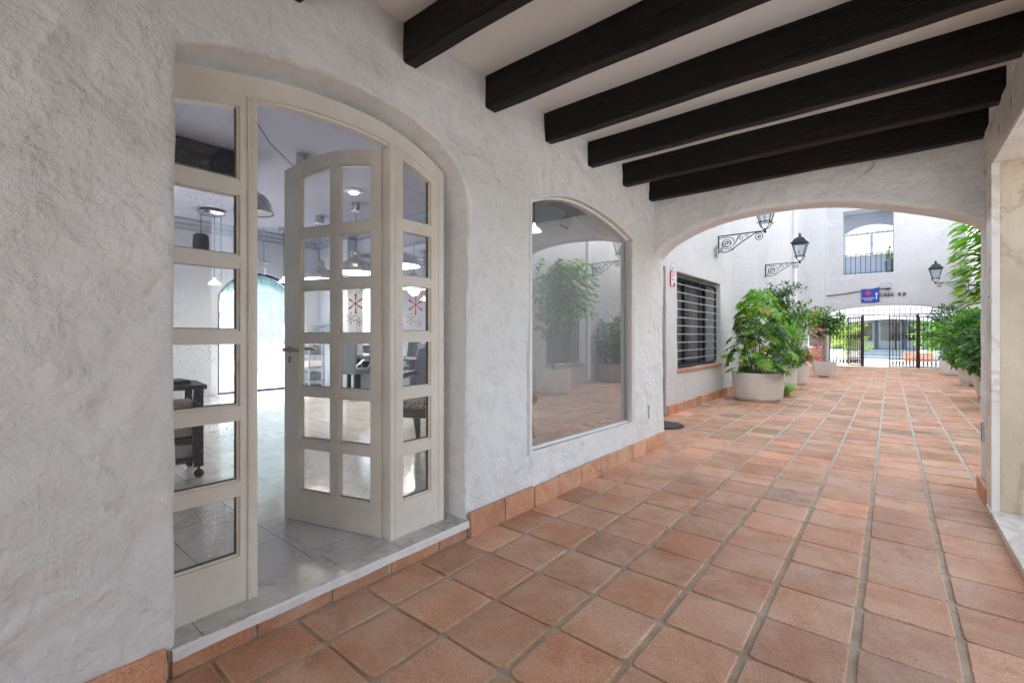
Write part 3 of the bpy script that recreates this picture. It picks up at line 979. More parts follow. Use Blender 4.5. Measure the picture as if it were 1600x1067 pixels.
def sidelight(y0, y1, s0, s1, nm):
    """y0..y1 outer stile limits, s0/s1 stile widths"""
    sl = B()
    x0, x1 = FX0 + .018, FX1 - .004
    g0, g1 = y0 + s0, y1 - s1
    strip(sl, ysamp(y0, g0, 3), lambda y: .098, lambda y: zin(y) + .020, x0, x1)
    strip(sl, ysamp(g1, y1, 3), lambda y: .098, lambda y: zin(y) + .020, x0, x1)
    strip(sl, ysamp(g0, g1, 4), lambda y: .098, lambda y: ROWS[0][0], x0, x1 - .0005)
    for i in range(5):
        strip(sl, ysamp(g0, g1, 2), lambda y: ROWS[i][1], lambda y: ROWS[i + 1][0], x0, x1 - .0005)
    strip(sl, ysamp(g0, g1, 10), lambda y: zin(y) - .028, lambda y: zin(y) + .019, x0, x1 - .0005)
    o = sl.build('side_light', 'cream', ent)
    # sloped glazing beads + grimy putty
    be = B(); dr = B()
    for i in range(6):
        zb = ROWS[i][0]; zt = ROWS[i][1]
        for (a, b_) in ((g0, g0 + .010), (g1 - .010, g1)):
            top = (lambda y: zin(y) - .028) if zt is None else (lambda y, zt=zt: zt)
            strip(be, [a, b_], lambda y, zb=zb: zb, top, x0 + .012, x1 - .012)
        strip(be, ysamp(g0 + .01, g1 - .01, 2), lambda y, zb=zb: zb, lambda y, zb=zb: zb + .010, x0 + .012, x1 - .012)
        strip(dr, ysamp(g0 + .01, g1 - .01, 2), lambda y, zb=zb: zb + .010, lambda y, zb=zb: zb + .0135, x0 + .02, x1 - .018)
        strip(dr, [g1 - .0135, g1 - .0101], lambda y, zb=zb: zb + .014, lambda y, zb=zb, zt=zt: (zt if zt else zin(y) - .03), x0 + .02, x1 - .018)
    be.build('glazing_bead', 'cream', o); dr.build('putty', 'dirt', o)
    gl = B()
    xm = (x0 + x1) / 2 - .004
    for i in range(6):
        zb = ROWS[i][0]; zt = ROWS[i][1]
        top = (lambda y: zin(y) - .025) if zt is None else (lambda y, zt=zt: zt + .002)
        ys = ysamp(g0 - .002, g1 + .002, 6)
        vs = []; 
        for y in ys: vs += [(xm, y, zb - .002), (xm, y, top(y))]
        gl.add(vs, [(2 * q, 2 * q + 2, 2 * q + 3, 2 * q + 1) for q in range(len(ys) - 1)])
    gl.build('panes', 'glass_wet' if nm == 'l' else 'glass', o)
    return o, xm
sl1, _ = sidelight(.50, .842, .050, .042, 'l')
sl2, XSL = sidelight(1.612, 1.930, .048, .058, 'r')

# open door leaf, local u from hinge, w thickness
HX, HY = -2.252, 1.598
FXx, FYy = -2.976, 1.388
ld = Vector((FXx - HX, FYy - HY, 0)).normalized()
lang = math.atan2(ld.y, ld.x)
leafM = Matrix.Translation(Vector((HX, HY, 0))) @ Matrix.Rotation(lang, 4, 'Z')
LW, LT = .755, .042
def ltop(u): return float(np.interp(u, [0, .132, .215, .296, .38, .466, .628, .732, .755], [2.309, 2.330, 2.344, 2.352, 2.356, 2.350, 2.326, 2.300, 2.294]))
door = B()
def ls(bld, us_, zlo, zhi, w0=0, w1=LT):
    vs = []; fs = []
    for u in us_:
        vs += [(u, w0, zlo(u)), (u, w1, zlo(u)), (u, w1, zhi(u)), (u, w0, zhi(u))]
    for i in range(len(us_) - 1):
        a = 4 * i; b_ = a + 4
        for k in range(4):
            k2 = (k + 1) % 4
            fs.append((a + k, a + k2, b_ + k2, b_ + k))
    n_ = 4 * (len(us_) - 1)
    fs += [(0, 1, 2, 3), (n_ + 3, n_ + 2, n_ + 1, n_)]
    bld.add(vs, fs)
C2 = [(.075, .319), (.381, .630)]
LROWS = [(.286, .560), (.612, .884), (.932, 1.212), (1.260, 1.536), (1.586, 1.858), (1.912, None)]
ls(door, [0, .075], lambda u: .102, ltop); ls(door, ysamp(.630, LW, 4), lambda u: .102, ltop)
ls(door, [.319, .381], lambda u: LROWS[0][0], lambda u: ltop(u) - .08, .003, LT - .003)
ls(door, [.075, .630], lambda u: .102, lambda u: LROWS[0][0], .0005, LT - .0005)
for i in range(5):
    ls(door, [.075, .630], lambda u: LROWS[i][1], lambda u: LROWS[i + 1][0], .0025, LT - .0025)
ls(door, ysamp(.075, .630, 20), lambda u: ltop(u) - .085, ltop, .0005, LT - .0005)
door.xform(leafM)
dl = door.build('door_leaf', 'cream', ent)
be = B(); dr = B(); gl = B()
for (a, b_) in C2:
    for (zb, zt) in LROWS:
        top = (lambda u: ltop(u) - .085) if zt is None else (lambda u, zt=zt: zt)
        ls(be, [a, a + .009], lambda u: zb, top, .010, LT - .010); ls(be, [b_ - .009, b_], lambda u: zb, top, .010, LT - .010)
        ls(be, [a + .009, b_ - .009], lambda u: zb, lambda u: zb + .009, .010, LT - .010)
        ls(be, ysamp(a + .009, b_ - .009, 6), lambda u: top(u) - .009, top, .010, LT - .010)
        ls(dr, [a + .009, b_ - .009], lambda u: zb + .009, lambda u: zb + .012, .015, LT - .015)
        us_ = ysamp(a, b_, 6); vs = []
        for u in us_: vs += [(u, LT / 2, zb), (u, LT / 2, top(u))]
        gl.add(vs, [(2 * q, 2 * q + 2, 2 * q + 3, 2 * q + 1) for q in range(len(us_) - 1)])
be.xform(leafM).build('glazing_bead', 'cream', dl); dr.xform(leafM).build('putty', 'dirt', dl); gl.xform(leafM).build('panes', 'glass', dl)
hd = B()
for sgn_ in (-1, 1):
    w0 = LT if sgn_ > 0 else 0
    hd.tube([(.712, w0, 1.165), (.712, w0 + sgn_ * .045, 1.165)], .009, 10)
    hd.tube([(.712, w0 + sgn_ * .045, 1.165), (.68, w0 + sgn_ * .048, 1.168), (.62, w0 + sgn_ * .046, 1.166), (.585, w0 + sgn_ * .044, 1.158)], [.010, .011, .009, .007], 10)
    hd.tube([(.712, w0, 1.165), (.712, w0 + sgn_ * .006, 1.165)], .021, 16)
hd.xform(leafM).build('handle', 'bronze', dl, smooth=True)
for w0, w1 in ((-.003, 0), (LT, LT + .003)):
    kh = B(); kh.box(.700, w0, 1.085, .722, w1, 1.125); kh.xform(leafM).build('keyhole_plate', 'bronze', dl)
for z in (2.14, 1.325, .34):
    hg = B(); hg.tube([(-2.243, 1.588, z - .05), (-2.243, 1.588, z + .05)], .012, 10)
    hg.build('hinge', 'bronze', ent, smooth=True)

# snowflake stickers on the panes
def flake(bld, mx, c, s, arms=6):
    for k in range(arms):
        a = math.pi / 2 + k * 2 * math.pi / arms
        for (t, w) in ((.38, .10), (.68, .13), (.98, .15)):
            cx_, cz_ = c[0] + math.cos(a) * s * t, c[1] + math.sin(a) * s * t
            ww = s * w
            pts = [(cx_ + ww * math.cos(q), cz_ + ww * math.sin(q)) for q in [a + j * math.pi / 3 for j in range(6)]]
            bld.add([mx @ Vector((p[0], 0, p[1])) for p in pts], [tuple(range(6))])
        p0 = (c[0], c[1]); p1 = (c[0] + math.cos(a) * s * .95, c[1] + math.sin(a) * s * .95)
        nx_, nz_ = -math.sin(a) * s * .03, math.cos(a) * s * .03
        bld.add([mx @ Vector(q) for q in ((p0[0] + nx_, .0004, p0[1] + nz_), (p1[0] + nx_, .0004, p1[1] + nz_), (p1[0] - nx_, .0004, p1[1] - nz_), (p0[0] - nx_, .0004, p0[1] - nz_))], [(0, 1, 2, 3)])
    bld.add([mx @ Vector((c[0] + s * .16 * math.cos(q * math.pi / 4), .0008, c[1] + s * .16 * math.sin(q * math.pi / 4))) for q in range(8)], [tuple(range(8))])
mA = leafM @ Matrix.Translation(Vector((0, LT / 2 + .002, 0)))
mB = Matrix.Translation(Vector((XSL + .003, 0, 0))) @ Matrix.Rotation(R(90), 4, 'Z')
for (mx, cx_, cz_, sg, par) in ((mA, .200, 1.44, -1, dl), (mB, 1.775, 1.435, 1, sl2)):
    for (du, dz, s_, mm) in ((0, 0, .052, 'sign_red'), (-.035 * -sg * -1, -.085, .033, 'gold'), (.028 * sg, -.108, .024, 'pink'), (.05 * sg, .075, .024, 'gold'), (-.045 * sg, .07, .018, 'pink')):
        f_ = B(); flake(f_, mx, (cx_ + du, cz_ + dz), s_); f_.build('snowflake_sticker', mm, par)

# ------------------------------------------------------------------ shop window
swn = thing('shop_window', 'large arched shop window reflecting the courtyard plants and lantern', 'window')
wh = window_hole()
def ringsolid(bld, poly, w, x0, x1):
    p = resample(poly, .12)
    if area(p) < 0: p = p[::-1]
    ins = offset(p, -w); n_ = len(p)
    vs = [(x0, q[0], q[1]) for q in p] + [(x1, q[0], q[1]) for q in p] + [(x1, q[0], q[1]) for q in ins] + [(x0, q[0], q[1]) for q in ins]
    fs = []
    for i in range(n_):
        j = (i + 1) % n_
        for k in range(4):
            k2 = (k + 1) % 4
            fs.append((k * n_ + i, k * n_ + j, k2 * n_ + j, k2 * n_ + i))
    bld.add(vs, fs)
w_ = B(); ringsolid(w_, offset(wh, .004), .022, -2.13, -2.072); w_.build('frame', 'white_paint', swn)
w_ = B(); ringsolid(w_, offset(wh, .022), .024, -2.071, -2.024); w_.build('rendered_border', 'plaster_smooth', swn)
w_ = B(); w_.box(-2.065, 4.392, .38, -2.03, 4.432, 2.215); w_.build('side_post', 'cream', swn)
w_ = B(); g = offset(resample(wh, .12), -.01)
w_.add([(-2.092, p[0], p[1]) for p in g], [tuple(t) for t in geometry.tessellate_polygon([[Vector((p[0], p[1], 0)) for p in g]])])
w_.build('pane', 'glass_shop', swn)
w_ = B(); w_.box(-2.30, 2.70, .36, -2.14, 4.43, .398); w_.build('sill', 'marble_sill', swn)

# ------------------------------------------------------------------ shop interior
IX, IY0, IY1, IZ = -10.06, -2.2, 5.33, 3.40
ZF = .098
B().box(IX, IY0, .0, -2.301, IY1, ZF).build('shop_floor', 'marble_floor', kind='structure')
B().box(IX, IY0, IZ, -2.301, IY1, IZ + .15).build('shop_ceiling', 'inner_ceiling', kind='structure')
def arched(y0, y1, z0, zs, zt, n_=16):
    return [(y0, z0)] + arc3((y0, zs), ((y0 + y1) / 2, zt), (y1, zs), n_) + [(y1, z0)]
# far wall with big arched windows; the two unseen ones are added for light
FW = [arched(3.30, 4.90, -.5, 2.05, 2.55), arched(.1, 1.9, -.5, 2.05, 2.55), arched(-2.0, -.2, -.5, 2.05, 2.55)]
wall('shop_street_wall', rect(IY0 - .2, 0, IY1 + .2, IZ + .1), FW, 'x', IX, .3, 'inner', amp=0, step=.25, r=.004, label='pale inner wall of the shop with the arched street windows', cat='wall')
ew = B(); ew.box(IX, IY1, 0, -2.74, IY1 + .05, IZ); ew.box(-2.74, IY1, 0, -2.301, IY1 + .05, IZ)
ew.build('shop_end_wall', 'inner', label='pale end wall of the shop behind the mirror and glass shelves', cat='wall')
ew = B(); ew.box(IX, IY0 - .2, 0, -2.301, IY0, .9); ew.box(IX, IY0 - .2, 2.9, -2.301, IY0, IZ); ew.box(IX, IY0 - .2, .9, -2.301, IY0, 2.9); ew.build('shop_side_wall', 'inner', label='pale side wall of the shop, left of the trolley', cat='wall')
iw = B(); iw.box(-2.3, -3.4, 2.96, -2.28, 5.33, 3.6); iw.build('shop_wall_header', 'inner', label='strip of pale wall over the shopfront inside the shop', cat='wall')
# black box added for the dark shape in the side light's top panes
bh = B(); bh.box(-6.6, -2.1, 3.10, -5.9, 2.33, 3.39, bev=.01); bh.build('ceiling_dark_box', 'black_grain', label='black box added under the shop ceiling for the dark shape in the top left pane', cat='beam')
co = B()
def cornice(bld, p0, p1, nin):
    """stepped cornice between 2 plan points, nin = inward direction"""
    prof = [(0, -.20), (.02, -.20), (.03, -.15), (.06, -.13), (.07, -.07), (.12, -.04), (.13, 0), (0, 0)]
    vs = []
    for p in (p0, p1):
        for (o_, z) in prof: vs.append((p[0] + nin[0] * o_, p[1] + nin[1] * o_, IZ + z))
    n_ = len(prof)
    bld.add(vs, [(i, (i + 1) % n_, (i + 1) % n_ + n_, i + n_) for i in range(n_)] + [tuple(range(n_))[::-1], tuple(range(n_, 2 * n_))])
cornice(co, (IX + .002, IY0), (IX + .002, IY1), (1, 0)); cornice(co, (IX, IY1 - .002), (-2.31, IY1 - .002), (0, -1))
co.build('ceiling_cornice', 'cornice', label='blue grey stepped moulding where the shop ceiling meets the walls', cat='moulding')
# arched street windows, two of them unseen and added to brighten the shop
for (y0, y1, lb) in ((3.30, 4.90, 'blue framed arched shop window looking onto the bright quay, seen through the open door'), (.1, 1.9, 'unseen blue framed arched window further left, added to light the shop'), (-2.0, -.2, 'unseen blue framed arched window at the far left end, added to light the shop')):
    sw_ = thing('street_window', lb, 'window')
    w_ = B(); ap = arched(y0, y1, ZF, 2.05, 2.55); ringsolid(w_, ap, .05, IX - .12, IX - .06); w_.build('frame', 'blue_frame', sw_)
    w_ = B(); g = offset(resample(ap, .2), -.03)
    w_.add([(IX - .09, p[0], p[1]) for p in g], [tuple(t) for t in geometry.tessellate_polygon([[Vector((p[0], p[1], 0)) for p in g]])])
    w_.build('pane', 'glass_veil', sw_)
# pilaster, mirror, shelves
pl = B(); pl.box(-8.80, 5.12, ZF, -8.50, 5.328, 3.21, bev=.01); pl.build('pilaster', 'inner', label='plain pale pilaster standing beside the wall mirror in the shop', cat='pilaster')
mr_ = thing('wall_mirror', 'tall salon mirror reflecting the street window, right of the pilaster', 'mirror')
w_ = B(); w_.box(-8.46, 5.300, .55, -6.2, 5.325, 2.9, bev=.003); w_.build('frame', 'alu', mr_)
w_ = B(); w_.add([(-8.44, 5.297, .58), (-6.22, 5.297, .58), (-6.22, 5.297, 2.87), (-8.44, 5.297, 2.87)], [(0, 1, 2, 3)]); w_.build('mirror_glass', 'mirror', mr_)
for z, lb in ((1.15, 'lower glass wall shelf with small bottles in the shop corner'), (1.47, 'upper glass wall shelf in the shop corner, with nothing on it')):
    sh = thing('glass_shelf', lb, 'shelf', group='glass shelves in the shop corner')
    w_ = B(); w_.box(-9.95, 5.10, z, -9.0, 5.327, z + .012); w_.build('shelf_board', 'glass_shelf', sh)
    for x in (-9.8, -9.15):
        w_ = B(); w_.box(x, 5.15, z - .03, x + .015, 5.328, z - .001); w_.build('bracket', 'alu', sh)
for i, (x, mm, h_, lb) in enumerate(((-9.7, 'bar_light', .10, 'small steel bottle at the left end of the lower glass shelf'), (-9.45, 'blue_frame', .07, 'small dark blue jar on the lower glass shelf'), (-9.2, 'black', .09, 'small black bottle at the right end of the lower glass shelf'))):
    B().lathe([(.022, 0), (.024, h_ * .7), (.010, h_ * .8), (.010, h_), (0, h_)], (x, 5.2, 1.1625), 12).build('bottle', mm, smooth=True, label=lb, cat='bottle')

# pendant lamps
def can(bld, z0): bld.lathe([(0, IZ - z0), (.062, IZ - z0), (.062, IZ - z0 - .10), (.05, IZ - z0 - .115), (0, IZ - z0 - .115)], (0, 0, z0), 20)
def pendant(x, y, zb, label, r=.34, h_=.36):
    t = thing('pendant_lamp', label, 'lamp', (x, y, 0), group='bell shaped aluminium pendant lamps')
    w_ = B(); w_.lathe([(0, IZ), (.075, IZ), (.075, IZ - .13), (.055, IZ - .14), (0, IZ - .14)], (0, 0, 0), 20); w_.build('ceiling_can', 'alu', t, smooth=True)
    w_ = B(); w_.tube([(0, 0, IZ - .13), (.012, .01, IZ - .3), (0, 0, zb + h_)], .006, 6); w_.build('cord', 'black', t)
    prof = [(r, 0), (r * .97, h_ * .10), (r * .90, h_ * .28), (r * .74, h_ * .42), (r * .42, h_ * .52), (r * .34, h_ * .55), (r * .34, h_ * .62), (r * .25, h_ * .66), (r * .25, h_ * .86), (r * .17, h_ * .96), (r * .06, h_ * 1.0), (r * .06, h_ * 1.06)]
    w_ = B(); w_.lathe([(a, z + zb) for a, z in prof], (0, 0, 0), 32)
    w_.f = [f for f in w_.f if len(f) < 20]
    w_.build('lamp_shade', 'alu', t, smooth=True)
    w_ = B(); w_.lathe([(r * .93, .012 + zb), (r * .5, .05 + zb), (0, .06 + zb)], (0, 0, 0), 32); w_.f = [f for f in w_.f if len(f) < 20]; w_.build('diffuser', 'bulb_glow', t, smooth=True)
    pl_ = bpy.data.lights.new('pendant_light', 'POINT'); pl_.energy = 6; pl_.color = (1, .9, .78); pl_.shadow_soft_size = .12
    po = bpy.data.objects.new('pendant_light', pl_); COL.objects.link(po); po.parent = t; po.location = (0, 0, zb - .02)
    return t
pendant(-7.95, 4.232, 2.26, 'aluminium bell pendant seen through the left panes of the open door')
pendant(-6.72, 4.185, 2.27, 'aluminium bell pendant seen through the right panes of the open door')
pendant(-5.58, 4.15, 2.27, 'aluminium bell pendant half hidden behind the door post, seen through the right side light')
# grey dome lamp behind the post (near)
t = thing('dome_lamp', 'dull grey dome lamp partly hidden by the left door post', 'lamp', (-5.42, 2.13, 0))
w_ = B(); w_.lathe([(.20, 2.60), (.195, 2.65), (.17, 2.73), (.11, 2.80), (.05, 2.83), (.035, 2.87), (.012, 2.92)], (0, 0, 0), 28); w_.f = [f for f in w_.f if len(f) < 20]; w_.build('lamp_shade', 'alu', t, smooth=True)
w_ = B(); w_.tube([(0, 0, 2.9), (0, 0, IZ)], .006, 6); w_.build('cord', 'black', t)
w_ = B(); w_.lathe([(.185, 2.61), (.12, 2.65), (0, 2.66)], (0, 0, 0), 24); w_.f = [f for f in w_.f if len(f) < 20]; w_.build('reflector', 'white_paint', t, smooth=True)
# can on the ceiling with slack cable
t = thing('ceiling_lamp_mount', 'aluminium ceiling can with a slack black cable, nearest the entrance', 'lamp mount', (-5.42, 2.68, 0))
w_ = B(); w_.lathe([(0, IZ), (.075, IZ), (.075, IZ - .13), (.055, IZ - .14), (0, IZ - .14)], (0, 0, 0), 20); w_.build('ceiling_can', 'alu', t, smooth=True)
w_ = B(); w_.tube([(0, 0, IZ - .13), (-.02, -.05, IZ - .19), (.15, -.25, IZ - .17), (.32, -.52, IZ - .10), (.55, -.74, IZ - .03), (.68, -.80, IZ - .01)], .006, 6); w_.build('cable', 'black', t)
# small cup pendants with lit bulbs
for (x, y, zb, lb) in ((-9.39, 4.25, 2.32, 'tiny white cup pendant hanging in front of the arched street window'), (-9.15, 2.95, 2.15, 'tiny white cup pendant seen through the third pane of the left side light'), (-3.58, 4.82, 2.60, 'tiny white cup pendant in the upper left of the shop window')):
    t = thing('cup_pendant', lb, 'lamp', (x, y, 0), group='small white cup pendants')
    w_ = B(); w_.lathe([(0, IZ), (.09, IZ), (.09, IZ - .06), (0, IZ - .06)], (0, 0, 0), 16); w_.build('ceiling_rose', 'alu', t, smooth=True)
    w_ = B(); w_.tube([(0, 0, IZ - .05), (0, 0, zb + .1)], .006, 6); w_.build('cord', 'black', t)
    w_ = B(); w_.lathe([(.10, zb), (.075, zb + .04), (.03, zb + .07), (.012, zb + .12)], (0, 0, 0), 20); w_.f = [f for f in w_.f if len(f) < 12]; w_.build('lamp_shade', 'bulb_glow', t, smooth=True)
# disc with two wires + dark textured shade
t = thing('disc_ceiling_lamp', 'oval steel ceiling disc with two hanging wires and a dark mottled shade', 'lamp', (-9.0, 2.85, 0))
w_ = B(); w_.lathe([(0, IZ - .03), (.20, IZ - .03), (.22, IZ - .05), (.16, IZ - .085), (0, IZ - .09)], (0, 0, 0), 28); w_.build('disc', 'chrome', t, smooth=True)
w_ = B(); w_.tube([(-.10, -.12, IZ - .06), (-.10, -.12, 2.98)], .006, 6); w_.tube([(.10, .12, IZ - .06), (.10, .12, 2.2)], .006, 6); w_.build('wires', 'black', t)
w_ = B(); w_.lathe([(.06, 2.67), (.115, 2.70), (.12, 2.82), (.11, 2.96), (.07, 2.99), (0, 2.99)], (-.10, -.12, 0), 20); w_.build('lamp_shade', 'black_grain', t, smooth=True)
# round ceiling spot
t = thing('ceiling_spot', 'small lit round spotlight flush in the shop ceiling above the door leaf', 'spotlight', (-6.14, 3.8, IZ))
w_ = B(); w_.lathe([(0, 0), (.13, 0), (.14, -.015), (.10, -.03), (.05, -.035)], (0, 0, 0), 24); w_.build('ring', 'white_paint', t, smooth=True)
w_ = B(); w_.lathe([(0, -.036), (.06, -.036), (.05, -.05), (0, -.055)], (0, 0, 0), 20); w_.build('bulb', 'bulb', t, smooth=True)
# blue adjustable spots
def bspot(x, y, lb, zz=IZ, s=1.0):
    t = thing('swivel_spot', lb, 'spotlight', (x, y, zz))
    w_ = B(); w_.lathe([(0, 0), (.10 * s, 0), (.10 * s, -.05 * s), (0, -.05 * s)], (0, 0, 0), 20); w_.build('ceiling_base', 'alu', t, smooth=True)
    w_ = B(); w_.tube([(0, 0, -.04 * s), (0, 0, -.17 * s)], .012 * s, 8); w_.build('stem', 'alu', t)
    mx = Matrix.Translation(Vector((0, 0, -.22 * s))) @ Matrix.Rotation(R(28), 4, 'Y')
    w_ = B(); w_.lathe([(0, .07 * s), (.05 * s, .06 * s), (.065 * s, 0), (.07 * s, -.06 * s), (.06 * s, -.06 * s)], (0, 0, 0), 20); w_.xform(mx).build('housing', 'alu', t, smooth=True)
    w_ = B(); w_.lathe([(0, -.05 * s), (.064 * s, -.055 * s), (.05 * s, -.085 * s), (0, -.09 * s)], (0, 0, 0), 20); w_.xform(mx).build('lens', 'blue_glass', t, smooth=True)
bspot(-2.85, 4.45, 'blue lensed swivel spotlight under the ceiling behind the shop window', zz=2.75, s=.9)
w_ = B(); w_.box(-2.98, 2.6, 2.75, -2.31, 5.3, 2.95, bev=.01); w_.build('dropped_ceiling_panel', 'mauve', label='dusty pink boxed ceiling panel behind the top of the shop window', cat='ceiling panel')
bspot(-9.7, 4.0, 'blue lensed swivel spotlight in front of the arched street window', zz=2.75, s=.9)
w_ = B(); w_.tube([(-9.7, 4.0, 2.75), (-9.7, 4.0, 3.4)], .012, 8); w_.build('drop_rod', 'alu', label='thin ceiling rod carrying the blue spotlight', cat='rod')

# trolley
t = thing('salon_trolley', 'black salon trolley on castors with shelves of towels, behind the left side light', 'trolley', (-4.62, 1.16, ZF), rz=R(-8))
w_ = B()
for (x, y) in ((-.24, -.2), (.2, -.2), (-.24, .13), (.2, .13)): w_.box(x, y, .09, x + .045, y + .07, .72)
w_.box(-.26, -.22, .72, .27, .22, .755); w_.box(-.20, -.18, .12, .2, .18, .15)
w_.build('frame', 'black', t)
for z in (.30, .48):
    w_ = B(); w_.box(-.195, -.19, z, .199, .19, z + .02); w_.build('shelf', 'black', t)
    w_ = B(); w_.box(-.17, -.20, z + .021, .17, .17, z + .13, bev=.03); w_.build('towel_stack', 'towel', t)
w_ = B(); w_.box(-.17, -.19, .151, .17, .17, .27, bev=.03); w_.build('towel_stack', 'towel', t)
for (x, y) in ((-.22, -.17), (.22, -.17), (-.22, .17), (.22, .17)):
    w_ = B(); w_.tube([(x - .015, y, .035), (x + .015, y, .035)], .035, 14); w_.box(x - .008, y - .008, .05, x + .008, y + .008, .10); w_.build('castor', 'black', t)
w_ = B(); w_.box(-.15, -.15, .855, .12, .12, .885, bev=.006); w_.build('tray_of_combs', 'black', label='shallow dark tray lying on top of the salon trolley', cat='tray')
bpy.data.objects['tray_of_combs'].location = (-4.62, 1.16, 0)
# salon chairs
def salon_chair(x, y, rz, lb):
    t = thing('salon_chair', lb, 'chair', (x, y, ZF), rz=rz, group='grey swivel salon chairs')
    w_ = B(); w_.box(-.25, -.25, .46, .25, .25, .56, bev=.03); w_.build('seat', 'salon_fabric', t, smooth=True)
    w_ = B()
    vs = []
    for i in range(9):
        u = -1 + 2 * i / 8
        for (z, wd, yy) in ((.50, .19, .23), (.75, .23, .28), (1.02, .29, .33), (1.04, .29, .37), (.75, .23, .33), (.50, .19, .28)):
            vs.append((u * wd, yy - .09 * u * u, z))
    fs = []
    for i in range(8):
        for k in range(6): fs.append((i * 6 + k, i * 6 + (k + 1) % 6, (i + 1) * 6 + (k + 1) % 6, (i + 1) * 6 + k))
    fs += [tuple(range(6)), tuple(48 + k for k in range(5, -1, -1))]
    w_.add(vs, fs); w_.build('backrest', 'salon_fabric', t)
    for s in (-1, 1):
        w_ = B(); w_.tube([(s * .27, .25, .62), (s * .30, .10, .72), (s * .30, -.18, .70)], .018, 8); w_.tube([(s * .30, -.15, .70), (s * .26, -.05, .52)], .014, 8); w_.build('armrest', 'chrome', t, smooth=True)
    w_ = B(); w_.tube([(0, 0, .10), (0, 0, .46)], .028, 12); w_.build('column', 'chrome', t, smooth=True)
    w_ = B()
    for k in range(5):
        a = 2 * math.pi * k / 5
        w_.tube([(0, 0, .12), (.20 * math.cos(a), .20 * math.sin(a), .07), (.29 * math.cos(a), .29 * math.sin(a), .03)], [.022, .018, .014], 8)
    w_.build('star_base', 'chrome', t, smooth=True)
salon_chair(-6.45, 4.72, R(150), 'grey swivel salon chair with flared back in front of the wall mirror')
salon_chair(-7.7, 4.75, R(200), 'grey swivel salon chair further from the door, near the pilaster')
salon_chair(-5.0, 4.55, R(165), 'grey swivel salon chair seen through the right side light')
# styling counter
t = thing('styling_counter', 'dark styling counter below the salon mirror', 'counter', (-7.3, 5.12, ZF))
w_ = B(); w_.box(-1.1, -.17, .72, 1.1, .17, .76, bev=.004); w_.build('counter_top', 'black', t)
for x in (-1.0, .96):
    w_ = B(); w_.box(x, -.14, 0, x + .05, .14, .719); w_.build('leg', 'black', t)
# stack of product rack near corner
t = thing('product_rack', 'white rack of folded capes in the shop corner', 'rack', (-8.98, 4.62, ZF))
w_ = B()
for z in (.02, .27, .52, .77, 1.02, 1.22): w_.box(-.20, -.16, z, .2, .16, z + .015)
for (x, y) in ((-.2, -.16), (.18, -.16), (-.2, .14), (.18, .14)): w_.box(x, y, 0, x + .02, y + .02, 1.24)
w_.build('frame', 'bar_light', t)
for z in (.036, .286, .536, .786, 1.036):
    w_ = B(); w_.box(-.16, -.15, z, .16, .12, z + random.uniform(.09, .17), bev=.02); w_.build('folded_capes', 'salon_fabric' if random.random() < .6 else 'white_paint', t)
# ornate dark armchair behind right side light
t = thing('ornate_chair', 'dark ornate armchair with patterned seat just inside the right side light', 'chair', (-3.45, 2.95, ZF), rz=R(25))
w_ = B(); w_.box(-.27, -.27, .40, .27, .27, .47, bev=.02); w_.build('seat_frame', 'black', t)
w_ = B(); w_.box(-.25, -.25, .471, .25, .25, .55, bev=.035); w_.build('seat_cushion', 'leopard', t, smooth=True)
for (x, y) in ((-.23, -.23), (.23, -.23), (-.23, .23), (.23, .23)):
    w_ = B(); w_.tube([(x, y, .42), (x * 1.12, y * 1.12, .30), (x * 1.02, y * 1.02, .12), (x * 1.12, y * 1.12, .02), (x * 1.14, y * 1.14, 0)], [.038, .040, .022, .022, .03], 10); w_.build('leg', 'iron', t, smooth=True)
w_ = B(); w_.prism([(-.25, .47), (.25, .47), (.28, .85), (.22, 1.02), (0, 1.08), (-.22, 1.02), (-.28, .85)], 'y', .235, .28); w_.build('backrest', 'salon_fabric', t)
for s in (-1, 1):
    w_ = B(); w_.tube([(s * .27, .25, .78), (s * .30, .05, .76), (s * .30, -.22, .72), (s * .28, -.25, .62), (s * .26, -.22, .46)], [.026, .026, .03, .024, .022], 10); w_.build('armrest', 'black', t, smooth=True)
# wicker stool behind the shop window with reading plant
t = thing('wicker_stool', 'round wicker stool standing behind the lower left of the shop window', 'stool', (-3.25, 4.05, ZF))
w_ = B(); w_.lathe([(0, .40), (.21, .40), (.23, .42), (.23, .47), (.20, .50), (0, .50)], (0, 0, 0), 28); w_.build('seat', 'leopard', t, smooth=True)
for k in range(4):
    a = k * math.pi / 2 + .5
    w_ = B(); w_.tube([(.15 * math.cos(a), .15 * math.sin(a), .40), (.19 * math.cos(a), .19 * math.sin(a), 0)], .018, 8); w_.build('leg', 'bark_pale', t, smooth=True)

